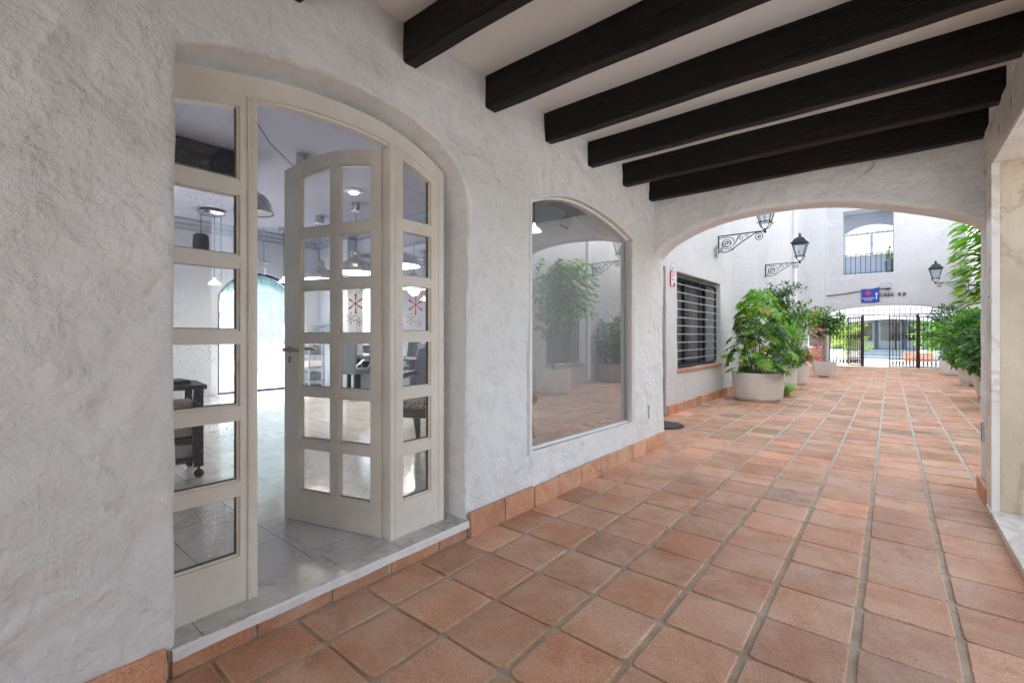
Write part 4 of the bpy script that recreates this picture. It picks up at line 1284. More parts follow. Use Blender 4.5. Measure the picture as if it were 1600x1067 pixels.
# ------------------------------------------------------------------ lanterns
def lantern(loc, rz, label, group='black iron wall lanterns'):
    """local: wall plane y=0 at x=0, arm along +x, base z=0 at the arm top"""
    t = thing('wall_lantern', label, 'lantern', loc, rz, group)
    w_ = B()
    L = .85; Y = 0.0
    w_.box(-.004, -.018, -.34, .016, .018, .01)
    w_.box(.0, -.009, -.012, L, .009, .008)
    def P(pts, r=.009): w_.tube([(a, Y, b_) for a, b_ in pts], r, 6)
    def spiral(cx_, cz_, r0, r1, a0, turns, n_=34, r=.008):
        P([(cx_ + (r0 + (r1 - r0) * i / n_) * math.cos(a0 + turns * 2 * math.pi * i / n_), cz_ + (r0 + (r1 - r0) * i / n_) * math.sin(a0 + turns * 2 * math.pi * i / n_)) for i in range(n_ + 1)], r)
    P(smooth_curve([(.01, -.31), (.12, -.335), (.24, -.30), (.34, -.235), (.44, -.165), (.55, -.10), (.66, -.035), (.74, -.012)], 5), .010)
    spiral(.17, -.165, .115, .022, R(-40), -1.9)
    spiral(.17, -.165, .085, .03, R(150), 1.2, r=.007)
    P(smooth_curve([(.27, -.22), (.33, -.15), (.36, -.08), (.40, -.02)], 5), .008)
    P(smooth_curve([(.02, -.05), (.10, -.035), (.20, -.045), (.28, -.08), (.30, -.15)], 5), .008)
    spiral(.735, -.095, .085, .018, R(100), -1.7)
    spiral(.42, -.085, .055, .012, R(200), -1.4, r=.006)
    spiral(.54, -.045, .035, .010, R(120), 1.3, r=.005)
    spiral(.07, -.275, .035, .010, R(60), 1.3, r=.006)
    P(smooth_curve([(.30, -.26), (.27, -.30), (.21, -.31)], 4), .007)
    for (a, b_) in ((.17, -.165), (.735, -.095), (.0, -.345)):
        w_.lathe([(0, .016), (.016, .008), (.016, -.008), (0, -.016)], (a, 0, b_), 10)
    w_.build('bracket', 'iron', t)
    w_ = B()
    cx_ = L
    w_.lathe([(0, -.05), (.018, -.04), (.026, -.015), (.016, .0), (.022, .02), (.012, .035), (0, .04)], (cx_, 0, 0), 12)
    for k in range(4):
        a = math.pi / 4 + k * math.pi / 2
        c_, s_ = math.cos(a), math.sin(a)
        w_.tube([(cx_ + c_ * q, s_ * q, z) for q, z in ((.008, .03), (.06, .045), (.105, .09), (.125, .15), (.12, .17))], .008, 6)
        w_.tube([(cx_ + c_ * .125, s_ * .125, .16), (cx_ + c_ * .16, s_ * .16, .13), (cx_ + c_ * .17, s_ * .17, .165)], .006, 6)
        w_.tube([(cx_ + c_ * .125, s_ * .125, .16), (cx_ + c_ * .235, s_ * .235, .50)], .010, 6)
    for (r_, z) in ((.128, .165), (.237, .505)):
        w_.tube([(cx_ + r_ * math.cos(math.pi / 4 + k * math.pi / 2), r_ * math.sin(math.pi / 4 + k * math.pi / 2), z) for k in range(4)], .011, 4, closed=True)
    w_.build('lantern_frame', 'iron', t)
    w_ = B(); w_.lathe([(.29, .512), (.285, .528), (.235, .545), (.205, .59), (.15, .645), (.08, .685), (.04, .70), (.03, .73), (.05, .745), (.02, .76), (.014, .80), (0, .82)], (cx_, 0, 0), 4, rot=math.pi / 4)
    for k in range(6):
        a = k * math.pi / 3
        w_.tube([(cx_ + .02 * math.cos(a), .02 * math.sin(a), .745), (cx_ + .055 * math.cos(a), .055 * math.sin(a), .775)], .005, 4)
    w_.build('roof_cap', 'iron', t)
    w_ = B(); a0 = math.pi / 4
    r0, r1 = .124, .232
    for k in range(4):
        a, a2 = a0 + k * math.pi / 2, a0 + (k + 1) * math.pi / 2
        w_.add([(cx_ + r0 * math.cos(a), r0 * math.sin(a), .17), (cx_ + r0 * math.cos(a2), r0 * math.sin(a2), .17), (cx_ + r1 * math.cos(a2), r1 * math.sin(a2), .50), (cx_ + r1 * math.cos(a), r1 * math.sin(a), .50)], [(0, 1, 2, 3)])
    w_.build('glass', 'glass_lamp', t)
    w_ = B(); w_.lathe([(0, .15), (.022, .16), (.022, .22), (.04, .25), (.045, .30), (.03, .34), (0, .35)], (cx_, 0, 0), 14); w_.build('bulb', 'white_paint', t, smooth=True)
    return t
lan = lantern((-2.715, 9.933, 3.27), 0, 'nearest black iron lantern, its top cut off by the arch, above the barred window')
def dup(o, loc, rz, label):
    c = copy_tree(o); c.location = loc; c.rotation_euler = (0, 0, rz); c['label'] = label
    return c
dup(lan, (-2.795, 14.92, 3.295), 0, 'black iron scroll lantern standing clear on the left wall above the potted shrubs')
dup(lan, (2.10, 22.6, 3.17), math.pi, 'black iron scroll lantern on the right side, half behind the overhanging big leaves')
dup(lan, (2.10, 11.12, 3.22), math.pi, 'black iron scroll lantern seen only as a reflection in the shop window')
# junction box with cables by lantern 1
t = thing('cable_box', 'small grey junction box and cable tangle at the wall end of the nearer lantern', 'junction box', (-2.72, 9.72, 2.93))
w_ = B(); w_.box(-.01, -.07, -.08, .05, .05, .07, bev=.01); w_.build('box', 'bar_light', t)
w_ = B(); w_.tube([(.03, 0, -.07), (.06, -.05, -.14), (.04, -.08, -.02), (.05, -.06, .10), (.02, .02, .12), (.01, .1, .02)], .008, 6); w_.build('cable', 'iron', t)

# ------------------------------------------------------------------ courtyard buildings
cl = thing('courtyard_house', 'white rendered house on the left of the courtyard with a barred window and dark door', 'house')
win_h = rect(7.60, .70, 10.10, 2.31)
door_h = rect(6.05, -.5, 7.12, 2.33)
wall('wall', rect(5.38, -.02, 10.95, 9.5), [win_h, door_h], 'x', -2.72, .45, 'plaster_yard', amp=.010, step=.09, r=.015, parent=cl)
wall('wall', rect(10.95, -.02, 22.9, 9.5), [], 'x', -2.80, .30, 'plaster_brick', amp=.008, step=.2, r=.02, parent=cl)
skirting(cl, 'x', -2.72, 7.14, 10.94, 1, top=.15)
skirting(cl, 'x', -2.72, 5.40, 6.04, 1, top=.15)
w_ = B(); w_.box(-2.95, 7.56, .655, -2.68, 10.13, .70, bev=.006); cc = [(1, .9, .85)] * len(w_.f); colored(w_, 'window_sill', 'skirting', cc, parent=cl)
w_ = B(); w_.box(-3.10, 7.6, .70, -3.06, 10.1, 2.31); 
w_.build('window_glass', 'dark_glass', cl)  # opaque glass pane; its grey-brown base stands in for courtyard reflections
w_ = B()
for (a, b_) in ((7.6, 7.68), (8.80, 8.9), (10.02, 10.1)): w_.box(-3.059, a, .702, -3.01, b_, 2.309)
w_.box(-3.059, 7.6, .701, -3.012, 10.1, .76); w_.box(-3.059, 7.6, 2.25, -3.012, 10.1, 2.3085)
w_.build('window_frame', 'iron_blue', cl)
w_ = B()
gx_ = -2.79
ga, gb_ = 7.70, 9.98
def rr_loop(a, b_, z0, z1, r_=.12):
    pts = []
    for (ya, za, a0) in ((b_ - r_, z1 - r_, 0), (a + r_, z1 - r_, 90), (a + r_, z0 + r_, 180), (b_ - r_, z0 + r_, 270)):
        for k in range(5): q = R(a0 + 22.5 * k); pts.append((gx_, ya + r_ * math.cos(q), za + r_ * math.sin(q)))
    return pts
w_.tube(rr_loop(ga, gb_, .73, 2.25), .024, 8, closed=True)
w_.tube([(gx_, 8.95, .73), (gx_, 8.95, 2.25)], .022, 8)
gr_ = w_.build('window_grille', 'iron_blue', cl, smooth=True)
w_ = B()
for k in range(10):
    z = .86 + k * .141
    w_.tube([(gx_ + .02, ga - .03, z), (gx_ + .02, gb_ + .03, z)], .009, 6)
    for q in (8.35, 9.5): w_.lathe([(0, .018), (.018, 0), (0, -.018)], (gx_ + .02, q, z), 8)
w_.build('grille_bars', 'bar_light', gr_)
w_ = B(); w_.box(-2.90, 6.06, .0, -2.84, 7.11, 2.30, bev=.003)
for z in (.25, 1.15, 2.05): w_.box(-2.84, 6.12, z, -2.83, 7.05, z + .03)
dd = w_.build('door', 'iron', cl)
w_ = B(); 
for z in (.18, 1.03, 2.13): w_.tube([(-2.80, 7.085, z - .06), (-2.80, 7.085, z + .06)], .014, 8)
w_.build('hinge', 'iron', dd)
w_ = B(); w_.tube([(-2.83, 6.2, 1.0), (-2.77, 6.2, 1.0), (-2.77, 6.2, 1.15), (-2.83, 6.2, 1.15)], .012, 8); w_.build('handle', 'bronze', dd)
w_ = B(); w_.box(-2.95, 6.05, -.01, -2.70, 7.12, .03); w_.build('door_step', 'brickred', cl)
# wall end face towards courtyard beside the passage
w_ = B(); w_.box(-2.301, 5.381, -.02, -10.3, 5.40, 3.6); w_.build('courtyard_return_wall', 'plaster_yard', label='white end wall of the shop where the passage meets the courtyard', cat='wall')
# downpipe
w_ = B(); w_.tube([(-2.745, 10.99, .15), (-2.75, 10.985, 3.0), (-2.742, 10.99, 8)], .016, 8); w_.build('wall_seam_strip', 'pot_brown', label='thin brown tube added for the dirty wall seam right of the barred window', cat='wall seam')  # brown tube added to draw the dirty seam between the two walls
t = thing('downpipe', 'white drainpipe with a bottom elbow at the far end of the left courtyard wall', 'pipe', (-2.70, 19.6, 0))
w_ = B(); w_.tube([(0, 0, .25), (0, 0, 7.4)], .055, 12); w_.build('pipe', 'white_paint', t, smooth=True)
w_ = B(); w_.tube([(0, 0, .30), (.01, 0, .12), (.10, 0, .06), (.28, 0, .055)], .062, 12); w_.build('elbow', 'white_paint', t, smooth=True)
# pier with little arched opening
pw = thing('side_portico', 'white pier with a small arched brick lined opening in the far left corner', 'portico')
wall('pier_wall', rect(-2.80, -.02, -2.12, 9.5), [arched(-2.72, -2.2, -.5, 2.05, 2.3)], 'y', 22.9, .25, 'plaster_yard', amp=.006, step=.12, r=.02, parent=pw)
w_ = B(); w_.box(-2.16, 23.16, -.02, -2.12, 23.68, 9.5); w_.build('return', 'plaster_yard', pw)
w_ = B(); w_.box(-2.78, 23.3, 0, -2.17, 23.4, .75); w_.box(-2.78, 23.3, 1.45, -2.17, 23.4, 2.4); w_.build('brick_lining', 'brickred', pw)
w_ = B(); w_.box(-2.77, 23.35, .75, -2.17, 23.38, 1.45); w_.build('dark_pane', 'dark_glass', pw)
w_ = B(); ringsolid(w_, [(-2.75, .76), (-2.2, .76), (-2.2, 1.44), (-2.75, 1.44)], .05, 0, .03)
w_.v = [(y, 23.31 + x, z) for (x, y, z) in w_.v]; w_.build('window_frame', 'white_paint', pw)

# back building
bk = thing('gate_house', 'whitewashed building over the iron gate with an upper balcony and low wide arch', 'building')
ga_h = [(-2.05, -.5), (-2.05, 2.17)] + smooth_curve([(-1.93, 2.28), (-1.4, 2.39), (-.85, 2.455), (0, 2.48), (.8, 2.43), (1.37, 2.32), (1.9, 2.17)], 4) + [(1.95, -.5)]
wall('wall', rect(-2.6, -.02, 5.0, 8.5), [ga_h, rect(-1.55, 3.785, .078, 6.42)], 'y', 23.7, .42, 'plaster_brick', amp=.012, step=.16, r=.03, parent=bk)
w_ = B(); w_.box(-2.3, 25.4, 3.4, 2.0, 25.5, 4.75); w_.box(-2.3, 25.4, 4.75, -1.62, 25.5, 8); w_.box(.35, 25.4, 4.75, 2, 25.5, 8)
w_.add([(-2.29, 25.41, 5.85)], [])
w_.build('loggia_wall', 'inner', bk)
w_ = B(); hp = [(-1.62, 5.75)] + arc3((-1.62, 5.75), (-.63, 6.08), (.35, 5.75), 12)[1:] + [(.35, 7.9), (-1.62, 7.9)]
w_.prism(hp, 'y', 25.4, 25.5); w_.build('loggia_arch', 'inner', bk)
w_ = B(); w_.box(-2.3, 24.13, 2.56, 4.9, 27.5, 3.60); w_.box(-1.75, 24.13, 3.6, -1.65, 25.4, 8); w_.box(.25, 24.13, 3.6, .36, 25.4, 8); w_.box(-1.65, 24.13, 6.6, .25, 25.4, 6.7); w_.build('loggia_shade_shell', 'inner', bk)  # slab over the gate runs past the loggia, added to shade the arch soffit
lw = B()
for (a, b_) in ((-1.62, -1.55), (-.70, -.60), (.28, .35)): lw.box(a, 25.36, 4.75, b_, 25.39, 5.70)
lw.box(-1.62, 25.35, 5.66, .35, 25.392, 5.75); lw.box(-1.62, 25.35, 4.72, .35, 25.392, 4.78)
lwo = lw.build('loggia_window', 'white_paint', bk)
lb_ = B()
for k in range(11): lb_.tube([(-1.50 + k * .175, 25.33, 4.72), (-1.50 + k * .175, 25.33, 6.0)], .010, 6)
lb_.tube([(-1.6, 25.33, 5.2), (.33, 25.33, 5.2)], .010, 6)
lb_.build('window_bars', 'bar_light', lwo)
ra = B()
for k in range(10): x = -1.46 + k * .165; ra.tube([(x, 23.80, 3.80), (x, 23.80, 4.60)], .011, 6)
ra.tube([(-1.58, 23.80, 4.60), (.11, 23.80, 4.60)], .014, 6); ra.tube([(-1.58, 23.80, 3.84), (.11, 23.80, 3.84)], .012, 6)
ra.build('balcony_railing', 'iron', bk)
# cable, junction box, camera, sign
t = thing('wall_cable', 'thin dark cable clipped across the wall left of the grey box', 'cable', (0, 0, 0))
w_ = B(); w_.tube([(-2.12, 23.675, 2.945), (-1.5, 23.67, 3.0), (-.9, 23.672, 3.09), (-.35, 23.67, 3.18), (-.28, 23.67, 3.19)], .018, 6); w_.build('cable_run', 'iron', t)
t = thing('security_camera', 'small security camera hanging under a grey wall box above the gate', 'camera', (-.14, 23.68, 3.20))
w_ = B(); w_.box(-.20, -.10, -.05, .14, .0, .13, bev=.01); w_.build('junction_box', 'bar_light', t)
w_ = B(); w_.tube([(.06, -.05, -.045), (.06, -.08, -.08)], .015, 8); w_.tube([(.02, -.18, -.095), (.10, .0, -.08)], .032, 12); w_.build('camera_body', 'black', t, smooth=True)

def text(s, size, m_, mx, parent, name, extr=.004, font_bold=False, spacing=1.0):
    cu = bpy.data.curves.new(name, 'FONT')
    cu.body = s; cu.size = size; cu.extrude = extr; cu.align_x = 'CENTER'; cu.align_y = 'CENTER'; cu.space_character = spacing
    if font_bold: cu.offset = size * .018
    o = bpy.data.objects.new(name, cu); COL.objects.link(o)
    dg = bpy.context.evaluated_depsgraph_get()
    me = bpy.data.meshes.new_from_object(o.evaluated_get(dg))
    bpy.data.objects.remove(o); bpy.data.curves.remove(cu)
    me.name = name
    me.materials.clear(); me.materials.append(M[m_])
    o2 = bpy.data.objects.new(name, me); COL.objects.link(o2)
    o2.matrix_local = mx
    if parent is not None: o2.parent = parent; o2.matrix_local = mx
    return o2
FY = Matrix.Rotation(R(90), 4, 'X')       # text facing -Y
t = thing('clinic_sign', 'blue sign with red cross emblem and white up arrow above the gate', 'sign', (-.645, 23.66, 2.885))
w_ = B(); w_.box(-.29, -.015, -.27, .29, .02, .27, bev=.004); w_.build('panel', 'sign_blue', t)
w_ = B()
for k in range(4):
    mx = Matrix.Translation(Vector((-.07, -.019, .10))) @ Matrix.Rotation(k * math.pi / 2, 4, 'Y')
    w_.add([mx @ Vector(p) for p in ((-.028, 0, .02), (.028, 0, .02), (.05, 0, .10), (.02, 0, .10), (0, 0, .085), (-.02, 0, .10), (-.05, 0, .10))], [(0, 1, 2, 3, 4, 5, 6)])
w_.box(-.098, -.0195, .072, -.042, -.0185, .128)
w_.build('red_cross', 'sign_red', t)
w_ = B(); w_.box(.185, -.0195, -.16, .215, -.0165, .05); w_.add([(.145, -.018, .045), (.255, -.018, .045), (.20, -.018, .12)], [(0, 1, 2)]); w_.build('arrow', 'sign_white', t)
text('Centro Médico', .068, 'sign_white', Matrix.Translation(Vector((-.06, -.018, -.10))) @ FY, t, 'lettering', .001, True)
text('& Dental', .068, 'sign_white', Matrix.Translation(Vector((-.06, -.018, -.17))) @ FY, t, 'lettering', .001, True)
t = thing('house_name_lettering', 'black serif capitals CASA B.B painted on the wall right of the blue sign', 'lettering', (.05, 23.655, 2.89))
text('CASA  B.B', .17, 'ink', FY.copy(), t, 'letters', .012, True, 1.1)
# alarm plate and number
FXp = Matrix.Rotation(R(90), 4, 'Z') @ Matrix.Rotation(R(90), 4, 'X')   # text facing +X
t = thing('alarm_sign', 'small red and white alarm notice on the wall left of the barred window', 'sign', (-2.704, 7.36, 2.16))
w_ = B(); w_.box(-.012, -.085, -.11, .004, .085, .12); w_.build('plate', 'sign_red', t)
w_ = B(); w_.box(.0042, -.08, .055, .006, .08, .105); w_.box(.0042, -.08, -.05, .006, .08, .04); w_.box(.0042, -.08, -.10, .006, .0, -.055); w_.build('white_fields', 'sign_white', t)
text('ALARMA', .036, 'sign_red', Matrix.Translation(Vector((.0065, 0, .08))) @ FXp, t, 'lettering', .0005, True)
text('24 h', .07, 'ink', Matrix.Translation(Vector((.0065, 0, -.005))) @ FXp, t, 'lettering', .0005, True)
t = thing('number_plate', 'tiny white tile above the red alarm notice', 'plate', (-2.704, 7.36, 2.335))
w_ = B(); w_.box(-.012, -.05, -.04, .004, .05, .045); w_.build('plate', 'sign_white', t)
w_ = B(); w_.box(.0042, -.02, -.025, .0055, .025, .03); w_.build('mark', 'brickred', t)
# doormat
t = thing('doormat', 'black ribbed half round doormat at the dark door beyond the arch', 'mat', (-2.62, 6.33, .001))
pts = [(-.08, -.30), (.12, -.30)] + [(.12 + .32 * math.sin(a), -.30 * math.cos(a)) for a in [math.pi * i / 14 for i in range(1, 14)]] + [(.12, .30), (-.08, .30)]
w_ = B(); w_.prism(pts, 'z', 0, .012); w_.build('mat_base', 'black_grain', t)
w_ = B(); ip = offset(pts, -.045); w_.prism(ip, 'z', .0122, .020); w_.build('ribbed_inlay', 'iron_blue', t)

# right courtyard wall
cr = thing('right_courtyard_house', 'whitewashed house along the right of the courtyard with a railed window', 'house')
rwin = arched(8.95, 10.45, .55, 2.35, 2.6)
wall('wall', rect(5.25, -.02, 23.68, 8.5), [rwin], 'x', 2.10, .35, 'plaster_brick', amp=.012, step=.17, r=.02, sgn=-1, parent=cr)
w_ = B(); w_.box(2.36, 8.95, .55, 2.40, 10.45, 2.62); w_.build('window_pane', 'dark_glass', cr)
w_ = B()
for k in range(13): w_.tube([(2.14, 9.0 + k * .118, .57), (2.14, 9.0 + k * .118, 1.55)], .010, 6)
w_.tube([(2.14, 8.96, 1.55), (2.14, 10.44, 1.55)], .013, 6); w_.build('window_railing', 'iron', cr)
w_ = B(); w_.box(2.02, 8.85, .49, 2.32, 10.55, .55, bev=.01); w_.build('window_sill', 'pot_brown', cr)
w_ = B(); w_.box(.985, 5.25, -.02, 2.1, 5.27, 7.0); w_.build('courtyard_return_panel', 'plaster_yard', label='white return wall at the right of the passage arch, facing the courtyard', cat='wall')
w_ = B(); w_.tube([(2.04, 10.82, .1), (2.04, 10.82, 7.4)], .05, 12); w_.build('downpipe', 'white_paint', label='white drainpipe on the right courtyard wall, seen reflected in the shop window', cat='pipe', smooth=True)

# ------------------------------------------------------------------ plants
class Leaves:
    def __init__(s): s.v = []; s.f = []; s.c = []; s.n = 0
    def leaf(s, base, dirv, up, L, W, col, curl=.2, segs=3):
        dirv = dirv.normalized()
        side = dirv.cross(up)
        if side.length < 1e-4: side = dirv.orthogonal()
        side.normalize(); nn = side.cross(dirv).normalized()
        o = s.n; pts = []
        prof = [0, .75, 1.0, .62, 0] if segs == 3 else [0, 1.0, 0]
        K = len(prof) - 1
        for i, w in enumerate(prof):
            t = i / K
            c_ = base + dirv * (L * t) - nn * (curl * L * t * t)
            if w == 0: pts.append(c_)
            else:
                pts.append(c_ - side * (W * .5 * w) + nn * (W * .16 * w)); pts.append(c_); pts.append(c_ + side * (W * .5 * w) + nn * (W * .16 * w))
        s.v += [tuple(p) for p in pts]
        F = []
        if segs == 3:
            F += [(0, 1, 2), (0, 2, 3), (1, 4, 5, 2), (2, 5, 6, 3), (4, 7, 8, 5), (5, 8, 9, 6), (7, 10, 8), (8, 10, 9)]
        else:
            F += [(0, 1, 2), (0, 2, 3), (1, 4, 2), (2, 4, 3)]
        s.f += [tuple(i + o for i in f) for f in F]
        s.c += [col] * len(F)
        s.n += len(pts)
    def build(s, name, parent=None, **k):
        b_ = B(); b_.v = s.v; b_.f = s.f
        return colored(b_, name, 'leaf', s.c, parent=parent, **k)

def rv():
    while True:
        p = Vector((random.uniform(-1, 1), random.uniform(-1, 1), random.uniform(-1, 1)))
        if .05 < p.length < 1: return p
def pal(cols_, j=.18):
    c_ = random.choice(cols_); q = 1.25 + random.uniform(-j, j)
    return tuple(max(0, x * q) for x in c_)
G_DARK = [(.02, .055, .02), (.025, .075, .022), (.035, .10, .03), (.05, .13, .035)]
G_MID = [(.05, .15, .03), (.07, .19, .035), (.04, .11, .03)]
G_BRIGHT = [(.13, .30, .03), (.10, .26, .03), (.17, .34, .04)]
G_DEAD = [(.22, .14, .05), (.30, .24, .06)]
G_YEL = [(.38, .42, .05), (.28, .40, .05)]
G_BLUE = [(.04, .12, .06), (.06, .16, .085), (.03, .085, .045)]
G_RED = [(.36, .03, .05), (.45, .05, .08), (.22, .03, .05)]

def whorl(lv, c_, out, n_, L, W, cols_, droop=.35):
    out = out.normalized(); a = out.orthogonal().normalized(); b_ = out.cross(a)
    for k in range(n_):
        an = 2 * math.pi * k / n_ + random.uniform(-.2, .2)
        d_ = (a * math.cos(an) + b_ * math.sin(an)) + out * .35 + Vector((0, 0, -droop))
        lv.leaf(c_, d_, out, L * random.uniform(.75, 1.15), W, pal(cols_), curl=.25)

def blob_leaves(lv, blobs, n_, L, W, cols_, shell=.55, droop=.3, segs=1, clump=None):
    """leaves spread through ellipsoid blobs, in clumps"""
    vol = [b_[1][0] * b_[1][1] * b_[1][2] for b_ in blobs]
    tot = sum(vol)
    for b_, vv in zip(blobs, vol):
        c_, rr = Vector(b_[0]), b_[1]
        k = int(n_ * vv / tot)
        nc = max(3, k // (clump or 14))
        cl_ = []
        for _ in range(nc):
            p = rv(); p = p.normalized() * (random.random() ** .45 if random.random() > .15 else random.random() * .6)
            cl_.append(p)
        for i in range(k):
            q = random.choice(cl_); p = q + rv() * .22
            pos = c_ + Vector((p.x * rr[0], p.y * rr[1], p.z * rr[2]))
            o_ = Vector((p.x, p.y, p.z + .3)) + rv() * .9
            o_.z -= droop
            lv.leaf(pos, o_, Vector((0, 0, 1)) + rv() * .6, L * random.uniform(.7, 1.3), W * random.uniform(.8, 1.2), pal(cols_ if random.random() > .015 else [(.26, .20, .06)]), segs=segs)

def pot_round(parent, x, y, r_, h_, m_='pot'):
    w_ = B(); w_.lathe([(0, .0), (r_ * .80, .0), (r_ * .84, .035), (r_ * .84, .05), (r_ * .93, .055), (r_ * .955, .09), (r_ * .985, h_ * .5), (r_, h_ - .02), (r_ * .995, h_), (r_ * .93, h_), (r_ * .92, h_ - .05), (0, h_ - .055)], (x, y, 0), 48)
    o = w_.build('pot', m_, parent, smooth=True)
    w_ = B(); w_.lathe([(0, h_ - .052), (r_ * .915, h_ - .052), (r_ * .5, h_ - .03), (0, h_ - .02)], (x, y, 0), 24); w_.build('soil', 'soil', parent)
    return o
def pot_square(parent, x, y, r_, h_, m_='pot', rot=0):
    """footed octagonal-looking square planter"""
    w_ = B()
    n_ = 8
    def ring(s, z):
        out = []
        for (sx, sy) in ((1, 1), (-1, 1), (-1, -1), (1, -1)):
            c_ = .22
            a = [(sx, sy * (1 - c_)), (sx * (1 - c_), sy)]
            if sx * sy < 0: a = a[::-1]
            out += a
        return [(x + s * p[0], y + s * p[1], z) for p in out]
    R_ = [ring(r_ * .72, .05), ring(r_ * .78, .08), ring(r_ * .90, h_ * .5), ring(r_ * .96, h_ - .06), ring(r_, h_ - .05), ring(r_, h_), ring(r_ * .9, h_), ring(r_ * .88, h_ - .06)]
    vs = [p for q in R_ for p in q]
    fs = [(k * 8 + i, k * 8 + (i + 1) % 8, (k + 1) * 8 + (i + 1) % 8, (k + 1) * 8 + i) for k in range(len(R_) - 1) for i in range(8)]
    fs += [tuple(range(8))[::-1], tuple((len(R_) - 1) * 8 + i for i in range(8))]
    w_.add(vs, fs)
    for (sx, sy) in ((1, 1), (-1, 1), (-1, -1), (1, -1)): w_.box(x + sx * r_ * .42, y + sy * r_ * .42, 0, x + sx * r_ * .72, y + sy * r_ * .72, .06)
    w_.build('pot', m_, parent)
    w_ = B(); w_.lathe([(0, h_ - .058), (r_ * .85, h_ - .058), (r_ * .5, h_ - .04), (0, h_ - .03)], (x, y, 0), 16); w_.build('soil', 'soil', parent)
def stems(parent, x, y, z0, tips, r_=.014, m_='bark', name='stems'):
    w_ = B()
    for tp in tips:
        tp = Vector(tp); b0 = Vector((x + random.uniform(-.08, .08), y + random.uniform(-.08, .08), z0 - .04))
        mid = b0.lerp(tp, .5) + Vector((random.uniform(-.05, .05), random.uniform(-.05, .05), .08))
        w_.tube([b0, b0.lerp(mid, .5) + rv() * .02, mid, mid.lerp(tp, .5) + rv() * .02, tp], [r_, r_ * .9, r_ * .75, r_ * .5, r_ * .3], 6)
    return w_.build(name, m_, parent, smooth=True)

# 1. big variegated schefflera in the drum planter
px_, py_ = -2.02, 10.06
t = thing('potted_schefflera', 'big variegated green and yellow umbrella shrub in the large round planter nearest on the left', 'potted plant', (0, 0, 0))
pot_round(t, px_, py_, .455, .545)
lv = Leaves(); tips = []
for k in range(200):
    a = random.uniform(0, 2 * math.pi)
    z = random.uniform(.56, 2.12)
    # silhouette: wide low skirt, narrower leaning tower
    wmax = float(np.interp(z, [.5, .7, .95, 1.3, 1.7, 2.0, 2.15], [.50, .62, .64, .46, .44, .36, .18]))
    cx_ = px_ + float(np.interp(z, [.6, 1.2, 2.1], [0, .06, .02])); rr_ = wmax * math.sqrt(random.random())
    if random.random() < .55: rr_ = wmax * random.uniform(.75, 1.08)
    p = Vector((cx_ + rr_ * math.cos(a), py_ + rr_ * .85 * math.sin(a), z))
    out = Vector((math.cos(a) * .7, math.sin(a) * .7, .75)) + rv() * .3
    r0 = random.random()
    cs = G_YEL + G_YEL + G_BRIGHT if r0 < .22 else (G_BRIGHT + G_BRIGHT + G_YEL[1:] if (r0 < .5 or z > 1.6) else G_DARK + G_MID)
    if random.random() < .02: cs = [(.30, .27, .06)]
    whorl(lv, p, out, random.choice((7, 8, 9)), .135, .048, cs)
    if k % 12 == 0: tips.append(p)
lv.build('foliage', t)
stems(t, px_, py_, .5, tips, .011)

# 2. dracaena + ficus pot
px_, py_ = -2.02, 12.35
t = thing('potted_dracaena', 'spiky dracaena under a dark ficus crown in the second round planter on the left', 'potted plant')
pot_round(t, px_, py_, .36, .52)
lv = Leaves()
c_ = Vector((-1.68, 11.72, 1.26))
for k in range(60):
    a = random.uniform(0, 2 * math.pi); el = random.uniform(-.35, 1.3)
    d_ = Vector((math.cos(a) * math.cos(el), math.sin(a) * math.cos(el), math.sin(el)))
    lv.leaf(c_ + d_ * .03, d_, Vector((0, 0, 1)), random.uniform(.38, .58), .046, pal([(.16, .34, .07), (.22, .42, .12), (.12, .28, .05)]), curl=.22)
lv.build('spiky_leaves', t)
lv = Leaves()
blob_leaves(lv, [((px_ - .05, py_ + .1, 2.25), (.55, .45, .34)), ((px_ + .1, py_, 1.75), (.5, .45, .4)), ((px_ - .05, py_ + .1, 1.2), (.42, .4, .5))], 2300, .085, .036, G_BLUE + G_DARK)
blob_leaves(lv, [((px_ + .05, py_ - .1, .75), (.42, .42, .22))], 420, .10, .045, G_MID + G_BRIGHT)
lv.build('ficus_foliage', t)
stems(t, px_, py_, .5, [(px_, py_, 2.3), (-1.68, 11.72, 1.24), (px_ - .2, py_, 1.9), (px_ + .2, py_ + .1, 1.9)], .022)
t = thing('ground_fern', 'bright green fern arching out at floor level between the first two planters', 'fern')
lv = Leaves()
c_ = Vector((-1.72, 11.0, .06))
wf = B()
for k in range(34):
    a = random.uniform(-math.pi, math.pi); L_ = random.uniform(.35, .62); hgt = random.uniform(.1, .42)
    prev = c_
    for q in range(1, 11):
        tt = q / 10
        p = c_ + Vector((math.cos(a) * L_ * tt * .62, math.sin(a) * L_ * tt * .5, hgt * 1.6 * tt - hgt * 1.1 * tt * tt))
        d_ = (p - prev).normalized(); sd_ = d_.cross(Vector((0, 0, 1)))
        for s in (-1, 1): lv.leaf(p, sd_ * s + d_ * .5, Vector((0, 0, 1)), .085 * (1 - tt * .6), .024, pal([(.20, .42, .05), (.13, .33, .04)]), segs=1)
        prev = p
lv.build('fronds', t)
w_ = B(); w_.lathe([(0, 0), (.09, 0), (.11, .08), (.09, .085), (0, .07)], (c_.x, c_.y, 0), 16); w_.build('pot', 'pot_brown', t, smooth=True)
